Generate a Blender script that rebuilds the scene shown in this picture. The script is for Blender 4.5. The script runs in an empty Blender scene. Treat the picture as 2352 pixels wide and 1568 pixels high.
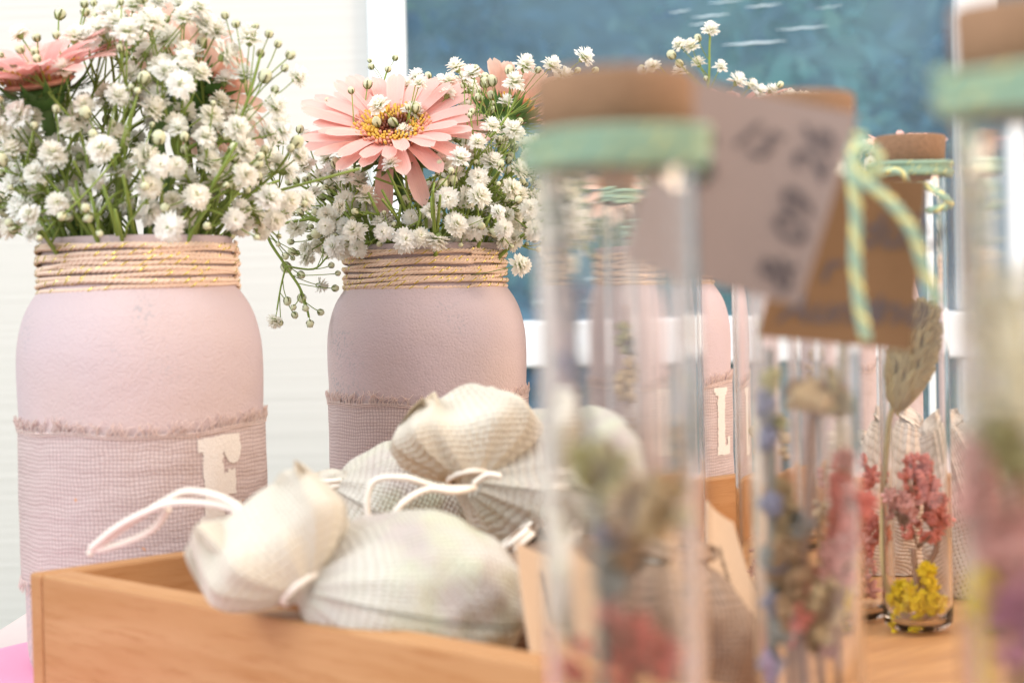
import bpy, math, random
from mathutils import Vector, Matrix, noise
PI = math.pi
C = bpy.context.scene.collection
S = bpy.context.scene
random.seed(7)
RHO = 0.023; FPX = 3920.0; HZ = 84.0; EYE = 0.14
def at(px, py, d):
    """point at depth d that the photo shows at (px,py), photo taken as 2352 px wide"""
    u = px - 1176; v = py - 784
    u0 = u - RHO * v; v0 = v + RHO * u
    return Vector((u0 / FPX * d, d, EYE - (v0 + HZ) / FPX * d))
def V(*a): return Vector(a)

# ------------------------------------------------------------------ materials
def newmat(name):
    m = bpy.data.materials.new(name); m.use_nodes = True
    nt = m.node_tree; nt.nodes.clear()
    return m, nt
class NB:
    def __init__(s, nt): s.nt = nt
    def n(s, t, **k):
        nd = s.nt.nodes.new(t)
        for a, b in k.items(): setattr(nd, a, b)
        return nd
    def l(s, a, b): s.nt.links.new(a, b)
    def val(s, sock, v):
        if isinstance(v, bpy.types.NodeSocket): s.l(v, sock)
        else: sock.default_value = v
    def math(s, op, a, b=0.0, c=None, clamp=False):
        nd = s.n('ShaderNodeMath', operation=op); nd.use_clamp = clamp
        s.val(nd.inputs[0], a); s.val(nd.inputs[1], b)
        if c is not None: s.val(nd.inputs[2], c)
        return nd.outputs[0]
    def mix(s, f, a, b, mode='MIX'):
        nd = s.n('ShaderNodeMix', data_type='RGBA', blend_type=mode)
        s.val(nd.inputs[0], f)
        for i, v in ((6, a), (7, b)):
            if isinstance(v, bpy.types.NodeSocket): s.l(v, nd.inputs[i])
            else: nd.inputs[i].default_value = (*v[:3], 1)
        return nd.outputs[2]
    def noise(s, scale, detail=3, rough=.5, vec=None, dist=0):
        nd = s.n('ShaderNodeTexNoise'); nd.inputs['Scale'].default_value = scale
        nd.inputs['Detail'].default_value = detail; nd.inputs['Roughness'].default_value = rough
        nd.inputs['Distortion'].default_value = dist
        if vec is not None: s.l(vec, nd.inputs['Vector'])
        return nd.outputs['Fac']
    def vor(s, scale, vec=None, feature='F1'):
        nd = s.n('ShaderNodeTexVoronoi', feature=feature); nd.inputs['Scale'].default_value = scale
        if vec is not None: s.l(vec, nd.inputs['Vector'])
        return nd.outputs['Distance']
    def ramp(s, f, lo, hi, a=0.0, b=1.0):
        nd = s.n('ShaderNodeMapRange', interpolation_type='SMOOTHSTEP')
        s.l(f, nd.inputs['Value'])
        for k, v in zip((1, 2, 3, 4), (lo, hi, a, b)): nd.inputs[k].default_value = v
        return nd.outputs[0]
    def obj(s): return s.n('ShaderNodeTexCoord').outputs['Object']
    def uv(s): return s.n('ShaderNodeTexCoord').outputs['UV']
    def mapv(s, vec, scale=(1, 1, 1), rot=(0, 0, 0), loc=(0, 0, 0)):
        nd = s.n('ShaderNodeMapping'); s.l(vec, nd.inputs[0])
        nd.inputs['Scale'].default_value = scale; nd.inputs['Rotation'].default_value = rot
        nd.inputs['Location'].default_value = loc
        return nd.outputs[0]
    def sep(s, vec):
        nd = s.n('ShaderNodeSeparateXYZ'); s.l(vec, nd.inputs[0]); return nd.outputs
    def bump(s, h, strength, dist, prev=None):
        nd = s.n('ShaderNodeBump'); nd.inputs['Strength'].default_value = strength
        nd.inputs['Distance'].default_value = dist; s.l(h, nd.inputs['Height'])
        if prev is not None: s.l(prev, nd.inputs['Normal'])
        return nd.outputs[0]
    def out(s, col, rough=.8, normal=None, spec=.3, sheen=0, trans=0, metal=0, tcol=None, coat=0):
        b = s.n('ShaderNodeBsdfPrincipled')
        if isinstance(col, bpy.types.NodeSocket): s.l(col, b.inputs['Base Color'])
        else: b.inputs['Base Color'].default_value = (*col[:3], 1)
        s.val(b.inputs['Roughness'], rough); b.inputs['Specular IOR Level'].default_value = spec
        b.inputs['Metallic'].default_value = metal; b.inputs['Coat Weight'].default_value = coat
        if False: b.inputs['Sheen Weight'].default_value = sheen; b.inputs['Sheen Roughness'].default_value = .5
        if normal is not None: s.l(normal, b.inputs['Normal'])
        o = s.n('ShaderNodeOutputMaterial'); res = b.outputs[0]
        if trans:
            t = s.n('ShaderNodeBsdfTranslucent')
            tc = tcol if tcol is not None else col
            if isinstance(tc, bpy.types.NodeSocket): s.l(tc, t.inputs[0])
            else: t.inputs[0].default_value = (*tc[:3], 1)
            if normal is not None: s.l(normal, t.inputs['Normal'])
            mx = s.n('ShaderNodeMixShader'); mx.inputs[0].default_value = trans
            s.l(res, mx.inputs[1]); s.l(t.outputs[0], mx.inputs[2]); res = mx.outputs[0]
        s.l(res, o.inputs[0])

def plain(name, col, rough=.7, var=.15, scale=300, trans=0, sheen=0, bump=0, metal=0, spec=.3):
    m, nt = newmat(name); b = NB(nt); o = b.obj()
    f = b.noise(scale, 3, vec=o)
    info = b.n('ShaderNodeObjectInfo').outputs['Random']
    f2 = b.math('ADD', b.math('MULTIPLY', f, .7), b.math('MULTIPLY', info, .3))
    c = b.mix(f2, [x * (1 - var) for x in col], [min(1, x * (1 + var)) for x in col])
    nrm = b.bump(b.noise(scale * 2, 3, vec=o), bump, .001) if bump else None
    b.out(c, rough, nrm, spec, sheen, trans, metal)
    return m

def weave_h(b, fu, fv, vec=None, wob=0.0):
    uv = vec if vec is not None else b.uv(); x, y, z = b.sep(uv)
    if wob:
        x = b.math('ADD', x, b.math('MULTIPLY', b.math('SUBTRACT', b.noise(90, 2, vec=uv), .5), wob))
        y = b.math('ADD', y, b.math('MULTIPLY', b.math('SUBTRACT', b.noise(70, 2, vec=b.mapv(uv, loc=(3, 5, 0))), .5), wob))
    a0 = b.math('MULTIPLY', x, fu); b0 = b.math('MULTIPLY', y, fv)
    a = b.math('ABSOLUTE', b.math('SINE', b.math('MULTIPLY', a0, PI)))
    c = b.math('ABSOLUTE', b.math('SINE', b.math('MULTIPLY', b0, PI)))
    ck = b.math('MODULO', b.math('ABSOLUTE', b.math('ADD', b.math('FLOOR', a0), b.math('FLOOR', b0))), 2.0)
    nd = b.n('ShaderNodeMix', data_type='FLOAT'); b.l(ck, nd.inputs[0])
    b.l(b.math('MULTIPLY', a, b.math('ADD', b.math('MULTIPLY', c, .5), .5)), nd.inputs[2])
    b.l(b.math('MULTIPLY', c, b.math('ADD', b.math('MULTIPLY', a, .5), .5)), nd.inputs[3])
    hole = b.math('MULTIPLY', b.math('SUBTRACT', 1.0, a), b.math('SUBTRACT', 1.0, c))
    return nd.outputs[0], hole

def mat_jar():
    m, nt = newmat('chalk_paint'); b = NB(nt); o = b.obj()
    big = b.noise(14, 3, vec=o)
    c = b.mix(b.ramp(big, .3, .7), (.575, .44, .415), (.56, .44, .455))
    crack = b.ramp(b.vor(800, vec=b.mapv(o, loc=(.3, .1, 0))), .25, .55)
    patch = b.ramp(b.noise(22, 2, vec=b.mapv(o, loc=(2.1, .4, .7))), .52, .66)
    speck = b.math('MULTIPLY', b.math('MULTIPLY', b.ramp(b.noise(650, 2, vec=o), .53, .62), patch), .75)
    c = b.mix(speck, c, (.33, .32, .34))
    c = b.mix(b.math('MULTIPLY', b.ramp(b.noise(1400, 1, vec=o), .68, .74), .4), c, (.40, .33, .36))
    h = b.math('ADD', b.math('MULTIPLY', crack, .5), b.noise(700, 5, .7, vec=o))
    n1 = b.bump(h, .38, .0005)
    n1 = b.bump(b.noise(60, 2, vec=o), .25, .003, n1)
    b.out(c, .62, n1, .35)
    return m
def mat_band():
    m, nt = newmat('dusty_linen'); b = NB(nt); o = b.obj()
    h, hole = weave_h(b, 640, 640, wob=.0030)
    c = b.mix(b.noise(60, 4, vec=o), (.58, .455, .415), (.62, .50, .475))
    uv = b.uv()
    streak = b.noise(1, 3, vec=b.mapv(uv, (1500, 40, 1)))
    streak2 = b.noise(1, 3, vec=b.mapv(uv, (40, 1500, 1)))
    c = b.mix(b.math('MULTIPLY', b.math('ADD', streak, streak2), .35), c, (.72, .58, .56))
    c = b.mix(b.math('MULTIPLY', b.math('SUBTRACT', 1.0, h), .66), c, (.26, .18, .17))
    c = b.mix(b.math('MULTIPLY', b.ramp(b.noise(260, 2, vec=b.mapv(o, loc=(1, 2, 3))), .71, .75), .7), c, (.62, .27, .10))
    n = b.bump(h, .5, .0003)
    n = b.bump(b.noise(45, 3, vec=b.mapv(o, (1, 1, 3))), .5, .003, n)
    b.out(c, .9, n, .1)
    return m
def mat_muslin(name, fu, cols, gap, content, gapw, th=(.25, .5), wob=.003, trans=.12):
    m, nt = newmat(name); b = NB(nt); o = b.obj()
    h, hole = weave_h(b, fu, fu, wob=wob)
    att = b.n('ShaderNodeAttribute'); att.attribute_name = 'body'
    c = b.mix(att.outputs['Fac'], cols[0], cols[1])
    inner = b.mix(b.ramp(b.noise(55, 3, vec=o), .35, .65), content[0], content[1])
    sep = b.sep(b.uv())
    # UV x,y in metres; body zone flagged by vertex colour-free attribute
    g = b.math('MULTIPLY', b.ramp(hole, *th), att.outputs['Fac'])
    tint = b.math('MULTIPLY', att.outputs['Fac'], gapw)
    c = b.mix(b.math('MULTIPLY', tint, b.ramp(b.noise(28, 2, vec=b.mapv(o, loc=(4, 4, 1))), .4, .65)), c, inner)
    c = b.mix(g, c, b.mix(.5, inner, gap))
    c = b.mix(b.math('MULTIPLY', b.math('SUBTRACT', 1.0, h), .26), c, gap)
    n = b.bump(h, .7, .0006)
    n = b.bump(b.noise(400, 4, vec=o), .3, .0012, n)
    b.out(c, .95, n, .08, trans=trans, tcol=b.mix(1.0, c, (1.0, .89, .70), 'MULTIPLY'))
    return m
def mat_wood(name, c1, c2, c3, along, rings=None):
    m, nt = newmat(name); b = NB(nt); o = b.obj()
    if rings:
        v = b.mapv(o, (1, 1, 1), loc=(-rings[0], -rings[1], 0))
        x, y, z = b.sep(v)
        r = b.math('SQRT', b.math('ADD', b.math('MULTIPLY', x, x), b.math('MULTIPLY', b.math('MULTIPLY', y, y), .35)))
        r = b.math('ADD', r, b.math('MULTIPLY', b.noise(9, 3, vec=o), .05))
        g = b.math('ABSOLUTE', b.math('SINE', b.math('MULTIPLY', r, 150)))
        g = b.math('POWER', g, 2.0)
        fine = b.noise(1, 3, vec=b.mapv(o, (400, 30, 30)))
    else:
        v = b.mapv(o, along)
        g = b.noise(1, 4, .6, vec=v, dist=.6)
        fine = b.noise(1, 4, .7, vec=b.mapv(o, [a * 7 for a in along]))
    c = b.mix(b.ramp(g, .25, .75), c1, c2)
    c = b.mix(b.math('MULTIPLY', b.ramp(fine, .48, .72), .6), c, c3)
    c = b.mix(b.math('MULTIPLY', b.ramp(b.noise(5, 3, vec=o), .45, .7), .35), c, c3)
    n = b.bump(fine, .35, .0006)
    b.out(c, .5, n, .35)
    return m
def mat_petal(name, base, mid, tip, under):
    m, nt = newmat(name); b = NB(nt); uv = b.uv(); x, y, z = b.sep(uv)
    f = b.math('ADD', y, b.math('MULTIPLY', b.math('SUBTRACT', b.noise(6, 2, vec=uv), .5), .25))
    c = b.mix(b.ramp(f, .02, .42), base, mid)
    c = b.mix(b.math('MULTIPLY', b.ramp(f, .8, 1.02), .5), c, tip)
    edge = b.ramp(b.math('ABSOLUTE', b.math('SUBTRACT', x, .5)), .38, .5)
    c = b.mix(b.math('MULTIPLY', edge, .5), c, tip)
    st = b.noise(1, 2, vec=b.mapv(uv, (16, .9, 1)))
    c = b.mix(b.math('MULTIPLY', b.ramp(st, .45, .7), .25), c, tip)
    geo = b.n('ShaderNodeNewGeometry').outputs['Backfacing']
    info = b.n('ShaderNodeObjectInfo').outputs['Random']
    c = b.mix(b.math('MULTIPLY', geo, .6), c, under)
    n = b.bump(st, .5, .0008)
    b.out(c, .55, n, .3, sheen=.15, trans=.38)
    return m
def mat_glass(name, tint=(1, 1, 1), body=.05, refl=1.0, bodycol=(.80, .66, .60), power=4.0, haze=0):
    """thin clear glass: see-through with fresnel reflections and a pale body colour at its thick edges"""
    m, nt = newmat(name); b = NB(nt)
    t = b.n('ShaderNodeBsdfTransparent'); t.inputs[0].default_value = (*tint, 1)
    g = b.n('ShaderNodeBsdfGlossy'); g.inputs['Roughness'].default_value = .03
    g.inputs[0].default_value = (refl, refl, refl, 1)
    lw = b.n('ShaderNodeLayerWeight'); lw.inputs[0].default_value = .5
    d = b.n('ShaderNodeBsdfDiffuse'); d.inputs[0].default_value = (*bodycol, 1)
    fac = b.math('MULTIPLY', b.math('POWER', lw.outputs['Facing'], power), body, None, True)
    if haze: fac = b.math('ADD', fac, b.ramp(b.noise(7, 4, vec=b.mapv(b.obj(), (1, 1, 2.2))), .25, .75, haze * .6, haze * 1.3), None, True)
    m1 = b.n('ShaderNodeMixShader'); b.l(fac, m1.inputs[0])
    tl = b.n('ShaderNodeBsdfTranslucent'); tl.inputs[0].default_value = (*bodycol, 1)
    md = b.n('ShaderNodeMixShader'); md.inputs[0].default_value = .5; b.l(d.outputs[0], md.inputs[1]); b.l(tl.outputs[0], md.inputs[2])
    b.l(t.outputs[0], m1.inputs[1]); b.l(md.outputs[0], m1.inputs[2])
    m2 = b.n('ShaderNodeMixShader'); b.l(b.math('ADD', .035, b.math('MULTIPLY', b.math('POWER', lw.outputs['Facing'], 5.0), .9), None, True), m2.inputs[0])
    b.l(m1.outputs[0], m2.inputs[1]); b.l(g.outputs[0], m2.inputs[2])
    o = b.n('ShaderNodeOutputMaterial'); b.l(m2.outputs[0], o.inputs[0])
    return m

M = {}
M['jar'] = mat_jar(); M['band'] = mat_band()
M['letter'] = plain('cream_stencil_paint', (.80, .72, .65), .85, .1, 900, bump=.6)
M['fringe'] = plain('linen_fibre', (.94, .79, .73), .9, .08, 60, trans=.45)
M['twine'] = plain('peach_cotton_twine', (.80, .60, .47), .9, .16, 120, sheen=.3, bump=.3)
M['gold'] = plain('gold_thread', (.98, .72, .18), .25, .2, 500, metal=1)
M['mint'] = plain('mint_twine', (.32, .44, .32), .85, .18, 120, sheen=.3)
M['mint_gold'] = plain('yellow_gold_thread', (.72, .66, .30), .5, .2, 300, metal=.5)
M['muslin'] = mat_muslin('cream_muslin', 560, ((.83, .77, .65), (.77, .74, .68)), (.40, .32, .28),
                         ((.48, .36, .35), (.54, .63, .34)), .42, (.22, .5), trans=.25)
M['muslin_brown'] = mat_muslin('muslin_over_potpourri', 520, ((.40, .28, .20), (.32, .22, .16)), (.08, .05, .04),
                         ((.20, .12, .09), (.40, .27, .19)), .7, (.12, .4))
M['burlap'] = mat_muslin('open_jute_mesh', 440, ((.80, .66, .54), (.84, .72, .62)), (.30, .19, .12),
                         ((.35, .20, .12), (.50, .33, .22)), .35, (.2, .42))
M['cord'] = plain('cotton_cord', (.84, .76, .66), .95, .06, 800, sheen=.4, bump=.4)
M['box'] = mat_wood('honey_pine', (.40, .19, .07), (.47, .25, .11), (.33, .135, .04), (6, 55, 70))
M['board'] = mat_wood('ringed_wood', (.50, .25, .10), (.43, .205, .08), (.32, .14, .06), (6, 60, 60), rings=(.30, -.32))
M['cork'] = plain('cork', (.31, .175, .10), .9, .45, 700, bump=.7)
M['glass'] = mat_glass('clear_glass', body=1.0, bodycol=(.52, .40, .335), power=4.5)
def m_real_glass():
    m, nt = newmat('clear_tube_glass'); b = NB(nt)
    g = b.n('ShaderNodeBsdfGlass'); g.inputs['IOR'].default_value = 1.47; g.inputs['Roughness'].default_value = 0.0
    g.inputs[0].default_value = (.995, .99, .985, 1)
    o = b.n('ShaderNodeOutputMaterial'); b.l(g.outputs[0], o.inputs[0]); return m
M['glass'] = m_real_glass()
M['kraft'] = plain('kraft_card', (.20, .105, .048), .85, .12, 900, bump=.2)
M['kraft_light'] = plain('light_kraft_card', (.60, .45, .32), .85, .1, 900, bump=.2)
M['kraft_grey'] = plain('greyish_card', (.30, .22, .19), .8, .1, 60, bump=.1)
M['ink'] = plain('black_ink', (.11, .085, .085), .6, .2)
M['stem'] = plain('green_stem', (.25, .33, .07), .55, .3, 90, trans=.08)
M['stem_thick'] = plain('gerbera_stem', (.11, .19, .055), .5, .2, 60)
M['calyx'] = plain('calyx_green', (.25, .31, .10), .6, .3, 400)
M['calyx_dark'] = plain('calyx_stripe', (.13, .12, .055), .6, .3, 400)
M['budc'] = plain('bud_cream', (.74, .74, .50), .6, .12, 400, trans=.2)
M['petal_pink'] = mat_petal('pink_petal', (.97, .82, .70), (.97, .50, .475), (.98, .78, .72), (.90, .58, .50))
M['petal_peach'] = mat_petal('peach_petal', (.95, .72, .52), (.95, .62, .51), (.96, .80, .72), (.93, .76, .62))
M['floret_y'] = plain('yellow_floret', (.90, .50, .09), .6, .3, 500, trans=.2)
M['floret_p'] = plain('pink_floret', (.85, .38, .27), .6, .25, 500, trans=.2)
M['floret_d'] = plain('brown_floret', (.20, .05, .025), .7, .4, 500)
M['sepal'] = plain('green_sepal', (.10, .20, .05), .6, .3, 200)
M['coral'] = plain('coral_dried_flower', (.90, .27, .21), .8, .35, 200, trans=.2)
M['rose'] = plain('rose_dried_flower', (.92, .43, .37), .8, .3, 200, trans=.2)
M['mauve'] = plain('mauve_dried_flower', (.62, .28, .36), .8, .35, 150, trans=.2)
M['yellow'] = plain('yellow_dried_flower', (1.0, .66, .02), .8, .2, 300, trans=.15)
M['lav'] = plain('lavender_bud', (.27, .255, .34), .85, .35, 200)
M['lavgrey'] = plain('dried_lavender_stem', (.30, .28, .25), .85, .2, 200)
M['tan'] = plain('tan_seed_head', (.54, .38, .21), .85, .3, 200)
M['olive'] = plain('olive_seed_head', (.42, .36, .16), .85, .35, 200)
M['brownseed'] = plain('brown_seed_head', (.34, .20, .11), .85, .3, 200)
M['grasshead'] = plain('canary_grass', (.50, .38, .19), .85, .3, 150, trans=.15)
M['fluff'] = plain('cream_grass_fluff', (1.0, .93, .76), .9, .04, 60, trans=.55)
M['drystem'] = plain('dry_brown_stem', (.32, .19, .13), .8, .2, 200)
M['wall'] = None
def m_wall():
    m, nt = newmat('white_canvas'); b = NB(nt); o = b.obj()
    f = b.noise(1, 2, vec=b.mapv(o, (2, 2, 160)))
    c = b.mix(f, (.645, .63, .60), (.66, .645, .615))
    b.out(c, .8, b.bump(f, .3, .002), .2); return m
M['wall'] = m_wall()
M['frame'] = plain('white_frame', (.86, .90, .94), .5, .02, 20)
M['table'] = plain('table_linen', (.60, .50, .48), .9, .04, 60, bump=.1)
def m_pinkcloth():
    m, nt = newmat('pink_cotton'); b = NB(nt)
    h, ho = weave_h(b, 900, 900, vec=b.obj(), wob=.003)
    c = b.mix(h, (.72, .27, .42), (.88, .42, .58))
    b.out(c, .9, b.bump(h, .5, .0006), .15, sheen=.3); return m
M['pink'] = m_pinkcloth()

# ------------------------------------------------------------------ mesh builder
class MB:
    def __init__(s): s.v = []; s.f = []; s.m = []; s.uv = {}; s.fl = []
    def add(s, vs, fs, mi=0, uvs=None):
        o = len(s.v); s.v += [tuple(p) for p in vs]
        if uvs:
            for i, q in enumerate(uvs): s.uv[o + i] = q
        for f in fs: s.f.append(tuple(o + i for i in f)); s.m.append(mi)
    def grid(s, P, nu, nv, mi=0, closed_u=False, uvs=None):
        fs = []
        for j in range(nv - 1):
            for i in range(nu if closed_u else nu - 1):
                a = j * nu + i; b2 = j * nu + (i + 1) % nu
                fs.append((a, b2, b2 + nu, a + nu))
        s.add(P, fs, mi, uvs)
    def tube(s, pts, r, n=5, mi=0, cap=True):
        pts = [Vector(p) for p in pts]
        R = r if isinstance(r, (list, tuple)) else [r] * len(pts)
        P = []; up = None
        for i, p in enumerate(pts):
            t = (pts[min(i + 1, len(pts) - 1)] - pts[max(i - 1, 0)])
            if t.length < 1e-9: t = Vector((0, 0, 1))
            t.normalize()
            if up is None:
                up = t.orthogonal().normalized()
            up = (up - t * up.dot(t))
            if up.length < 1e-6: up = t.orthogonal()
            up.normalize(); w = t.cross(up)
            for k in range(n):
                a = 2 * PI * k / n
                P.append(p + (up * math.cos(a) + w * math.sin(a)) * R[i])
        fs = []
        for j in range(len(pts) - 1):
            for i in range(n):
                a = j * n + i; b2 = j * n + (i + 1) % n
                fs.append((a, b2, b2 + n, a + n))
        if cap:
            fs.append(tuple(reversed(range(n)))); fs.append(tuple(range((len(pts) - 1) * n, len(pts) * n)))
        s.add(P, fs, mi)
    def box(s, x0, x1, y0, y1, z0, z1, mi=0):
        vs = [(x0, y0, z0), (x1, y0, z0), (x1, y1, z0), (x0, y1, z0), (x0, y0, z1), (x1, y0, z1), (x1, y1, z1), (x0, y1, z1)]
        s.add(vs, [(0, 3, 2, 1), (4, 5, 6, 7), (0, 1, 5, 4), (1, 2, 6, 5), (2, 3, 7, 6), (3, 0, 4, 7)], mi)
    def blob(s, c, rx, ry, rz, rot=None, nu=8, nv=6, jit=0, mi=0):
        P = []; c = Vector(c)
        for j in range(nv + 1):
            th = PI * j / nv
            for i in range(nu):
                ph = 2 * PI * i / nu
                k = 1 + (random.uniform(-jit, jit) if 0 < j < nv else 0)
                p = Vector((rx * math.sin(th) * math.cos(ph) * k, ry * math.sin(th) * math.sin(ph) * k, rz * math.cos(th) * k))
                if rot is not None: p = rot @ p
                P.append(c + p)
        s.grid(P, nu, nv + 1, mi, True)
    def mesh(s, name, mats, smooth=True):
        me = bpy.data.meshes.new(name)
        me.from_pydata(s.v, [], s.f)
        for m in mats: me.materials.append(m)
        me.polygons.foreach_set('material_index', s.m)
        me.polygons.foreach_set('use_smooth', [smooth] * len(s.f))
        if s.uv:
            l = me.uv_layers.new(name='UVMap'); idx = [0] * len(me.loops)
            me.loops.foreach_get('vertex_index', idx)
            buf = []
            for i in idx: buf += list(s.uv.get(i, (0, 0)))
            l.data.foreach_set('uv', buf)
        if s.fl:
            a = me.attributes.new('body', 'FLOAT', 'POINT'); a.data.foreach_set('value', s.fl + [0.0] * (len(s.v) - len(s.fl)))
        me.update()
        return me
    def build(s, name, mats, parent=None, smooth=True, loc=None):
        if not isinstance(mats, (list, tuple)): mats = [mats]
        return put(s.mesh(name, mats, smooth), name, parent, loc)
def put(me, name, parent=None, loc=None, mat=None):
    o = bpy.data.objects.new(name, me); C.objects.link(o)
    if parent: o.parent = parent
    if loc is not None: o.location = loc
    if mat is not None: o.matrix_basis = mat
    return o
def tag(o, label=None, cat=None, group=None, kind=None):
    if label: o['label'] = label
    if cat: o['category'] = cat
    if group: o['group'] = group
    if kind: o['kind'] = kind
    return o
def thing(name, loc, label, cat, group=None, rz=0):
    o = bpy.data.objects.new(name, None); C.objects.link(o); o.location = loc; o.rotation_euler = (0, 0, rz)
    o.empty_display_size = .01
    return tag(o, label, cat, group)
def frame_to(n, roll=0):
    n = Vector(n).normalized()
    return n.to_track_quat('Z', 'Y').to_matrix() @ Matrix.Rotation(roll, 3, 'Z')
def bez(a, c, b, n):
    return [a * (1 - t) ** 2 + c * 2 * t * (1 - t) + b * t * t for t in [i / (n - 1) for i in range(n)]]
def catmull(pts, n=6):
    pts = [Vector(p) for p in pts]; out = []
    for i in range(len(pts) - 1):
        p0 = pts[max(i - 1, 0)]; p1 = pts[i]; p2 = pts[i + 1]; p3 = pts[min(i + 2, len(pts) - 1)]
        for k in range(n):
            t = k / n
            out.append(.5 * ((2 * p1) + (p2 - p0) * t + (2 * p0 - 5 * p1 + 4 * p2 - p3) * t * t + (3 * p1 - p0 - 3 * p2 + p3) * t ** 3))
    out.append(pts[-1]); return out
def lathe(mb, prof, n, mi=0, uv=False):
    P = []; U = []
    for r, z in prof:
        for i in range(n):
            a = 2 * PI * i / n; P.append((r * math.cos(a), r * math.sin(a), z))
    mb.grid(P, n, len(prof), mi, True)

# ------------------------------------------------------------------ setting
D1 = V(-.165, .575, 0)
AF = V(.71, -.704, 0).normalized(); AB = V(.704, .71, 0).normalized()   # box: along its front, along its back
def bx(f, b_, z=0): return D1 + AF * f + AB * b_ + V(0, 0, z)

# table: rectangle whose left edge runs back at x=-.232
mb = MB(); mb.box(-.232, 1.0, .05, 1.22, -.03, 0)
t = mb.build('tabletop', M['table'], None, False)
tb = thing('table', (0.38, .63, -.75), 'table covered in pale pinkish white linen under the box and the jars', 'table')
t.parent = tb; t.location = -tb.location
mb = MB()
for x, y in ((-.17, .12), (.94, .12), (-.17, 1.16), (.94, 1.16)):
    l = MB(); l.box(x - .025, x + .025, y - .025, y + .025, -.75, -.031); l.build('leg', M['table'], tb, False, -tb.location)
# ground under the tent
mb = MB(); mb.box(-12, 12, -6, 20, -.80, -.75); g = mb.build('ground', plain('trodden_grass', (.10, .13, .05), .9, .4, 8), None, False)
tag(g, kind='structure')
# pink cloth, rounded far corner
mb = MB(); pts = []
cx, cy, R = -.150, .655, .088
for i in range(25):
    a = PI - i * (PI / 2 + .3) / 24
    pts.append(V(cx + R * 1.0 * math.cos(a) * .85, cy + R * math.sin(a), 0))
pts += [V(-.115, .70, 0), V(-.115, .36, 0), V(-.225, .36, 0)]
n = len(pts)
def pt(o, s_, z): c0 = V(-.1, .5, 0); return c0 + (o - c0) * s_ + V(0, 0, z)
rings = [[pt(p, 1.0, .0005) for p in pts], [pt(p, 1.004, .002) for p in pts], [pt(p, 1.0, .0035) for p in pts], [pt(p, .97, .004) for p in pts], [pt(p, .3, .004) for p in pts]]
mb.grid([p for r in rings for p in r], n, 5, 0, True); k = len(mb.v)
mb.f.append(tuple(range(k - n, k))); mb.m.append(0)
tag(mb.build('pink_cloth', M['pink']), 'bright pink cotton cloth with rounded edge lying at the left end of the table', 'cloth')

# tent wall and window at depth 1.45
YW = 1.45
def wx(px, py=784): return at(px, py, YW).x
def wz(px, py): return at(px, py, YW).z
xa, xb = wx(848, 200), wx(936, 200)
xc, xd = wx(2190, 100), wx(2282, 100)
zb0, zb1 = wz(1700, 832), wz(1700, 726)
mb = MB(); mb.box(-3, xa, YW, YW + .02, -.75, 1.6)
tag(mb.build('canvas_wall', M['wall'], None, False), 'plain off-white canvas wall filling the left background', 'wall')
wn = thing('window', ((xa + xc) / 2, YW, -.4), 'large clear plastic window with white frame behind the jars, looking out on blue green hedge', 'window')
def fr(x0, x1, z0, z1, y0=-.012, y1=.014, mat='frame', nm='frame'):
    b = MB(); b.box(x0, x1, YW + y0, YW + y1, z0, z1); o = b.build(nm, M[mat], wn, False, -wn.location)
    bv = o.modifiers.new('b', 'BEVEL'); bv.width = .003; bv.segments = 2
fr(xa + .001, xb, -.5, 1.6)
fr(xc, xd, -.5, zb0 - .001); fr(xc, xd, zb1 + .001, 1.6)
fr(xb + .001, 2.6, zb0, zb1, -.014, .016)
fr(xb + .001, 2.6, -.5, -.36)
M['pane'] = mat_glass('clear_plastic_pane', (.84, .94, .98), body=.0, refl=.35, bodycol=(.36, .58, .70), haze=.34)
def pane(x0, x1, z0, z1):
    b = MB(); P = []
    nx, nz = 60, 60
    for j in range(nz):
        for i in range(nx):
            x = x0 + (x1 - x0) * i / (nx - 1); z = z0 + (z1 - z0) * j / (nz - 1)
            P.append((x, YW + .004 + .0035 * noise.noise(V(x * 3, z * 11, 1)), z))
    b.grid(P, nx, nz); b.build('pane', M['pane'], wn, True, -wn.location)
pane(xb - .004, xc + .004, zb1 - .004, 1.6); pane(xd - .004, 2.6, zb1 - .004, 1.6)
pane(xb - .004, xc + .004, -.4, zb0 + .004); pane(xd - .004, 2.6, -.4, zb0 + .004)
# reflections on the wrinkled plastic, put in as pale streak shapes
M['crease_glint'] = plain('pale_crease_glint', (.55, .68, .76), .3, .1, 60, spec=.6)
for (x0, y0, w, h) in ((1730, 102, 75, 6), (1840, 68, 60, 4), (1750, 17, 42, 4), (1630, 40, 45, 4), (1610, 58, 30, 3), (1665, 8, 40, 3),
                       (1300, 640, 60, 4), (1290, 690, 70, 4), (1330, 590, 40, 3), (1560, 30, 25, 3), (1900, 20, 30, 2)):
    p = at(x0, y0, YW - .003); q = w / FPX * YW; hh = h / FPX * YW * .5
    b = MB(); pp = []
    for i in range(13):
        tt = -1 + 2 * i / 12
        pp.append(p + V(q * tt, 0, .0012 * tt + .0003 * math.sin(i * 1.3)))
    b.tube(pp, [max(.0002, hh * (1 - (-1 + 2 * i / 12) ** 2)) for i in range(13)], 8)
    b.build('crease_glint', M['crease_glint'], wn, True, -wn.location)

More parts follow.
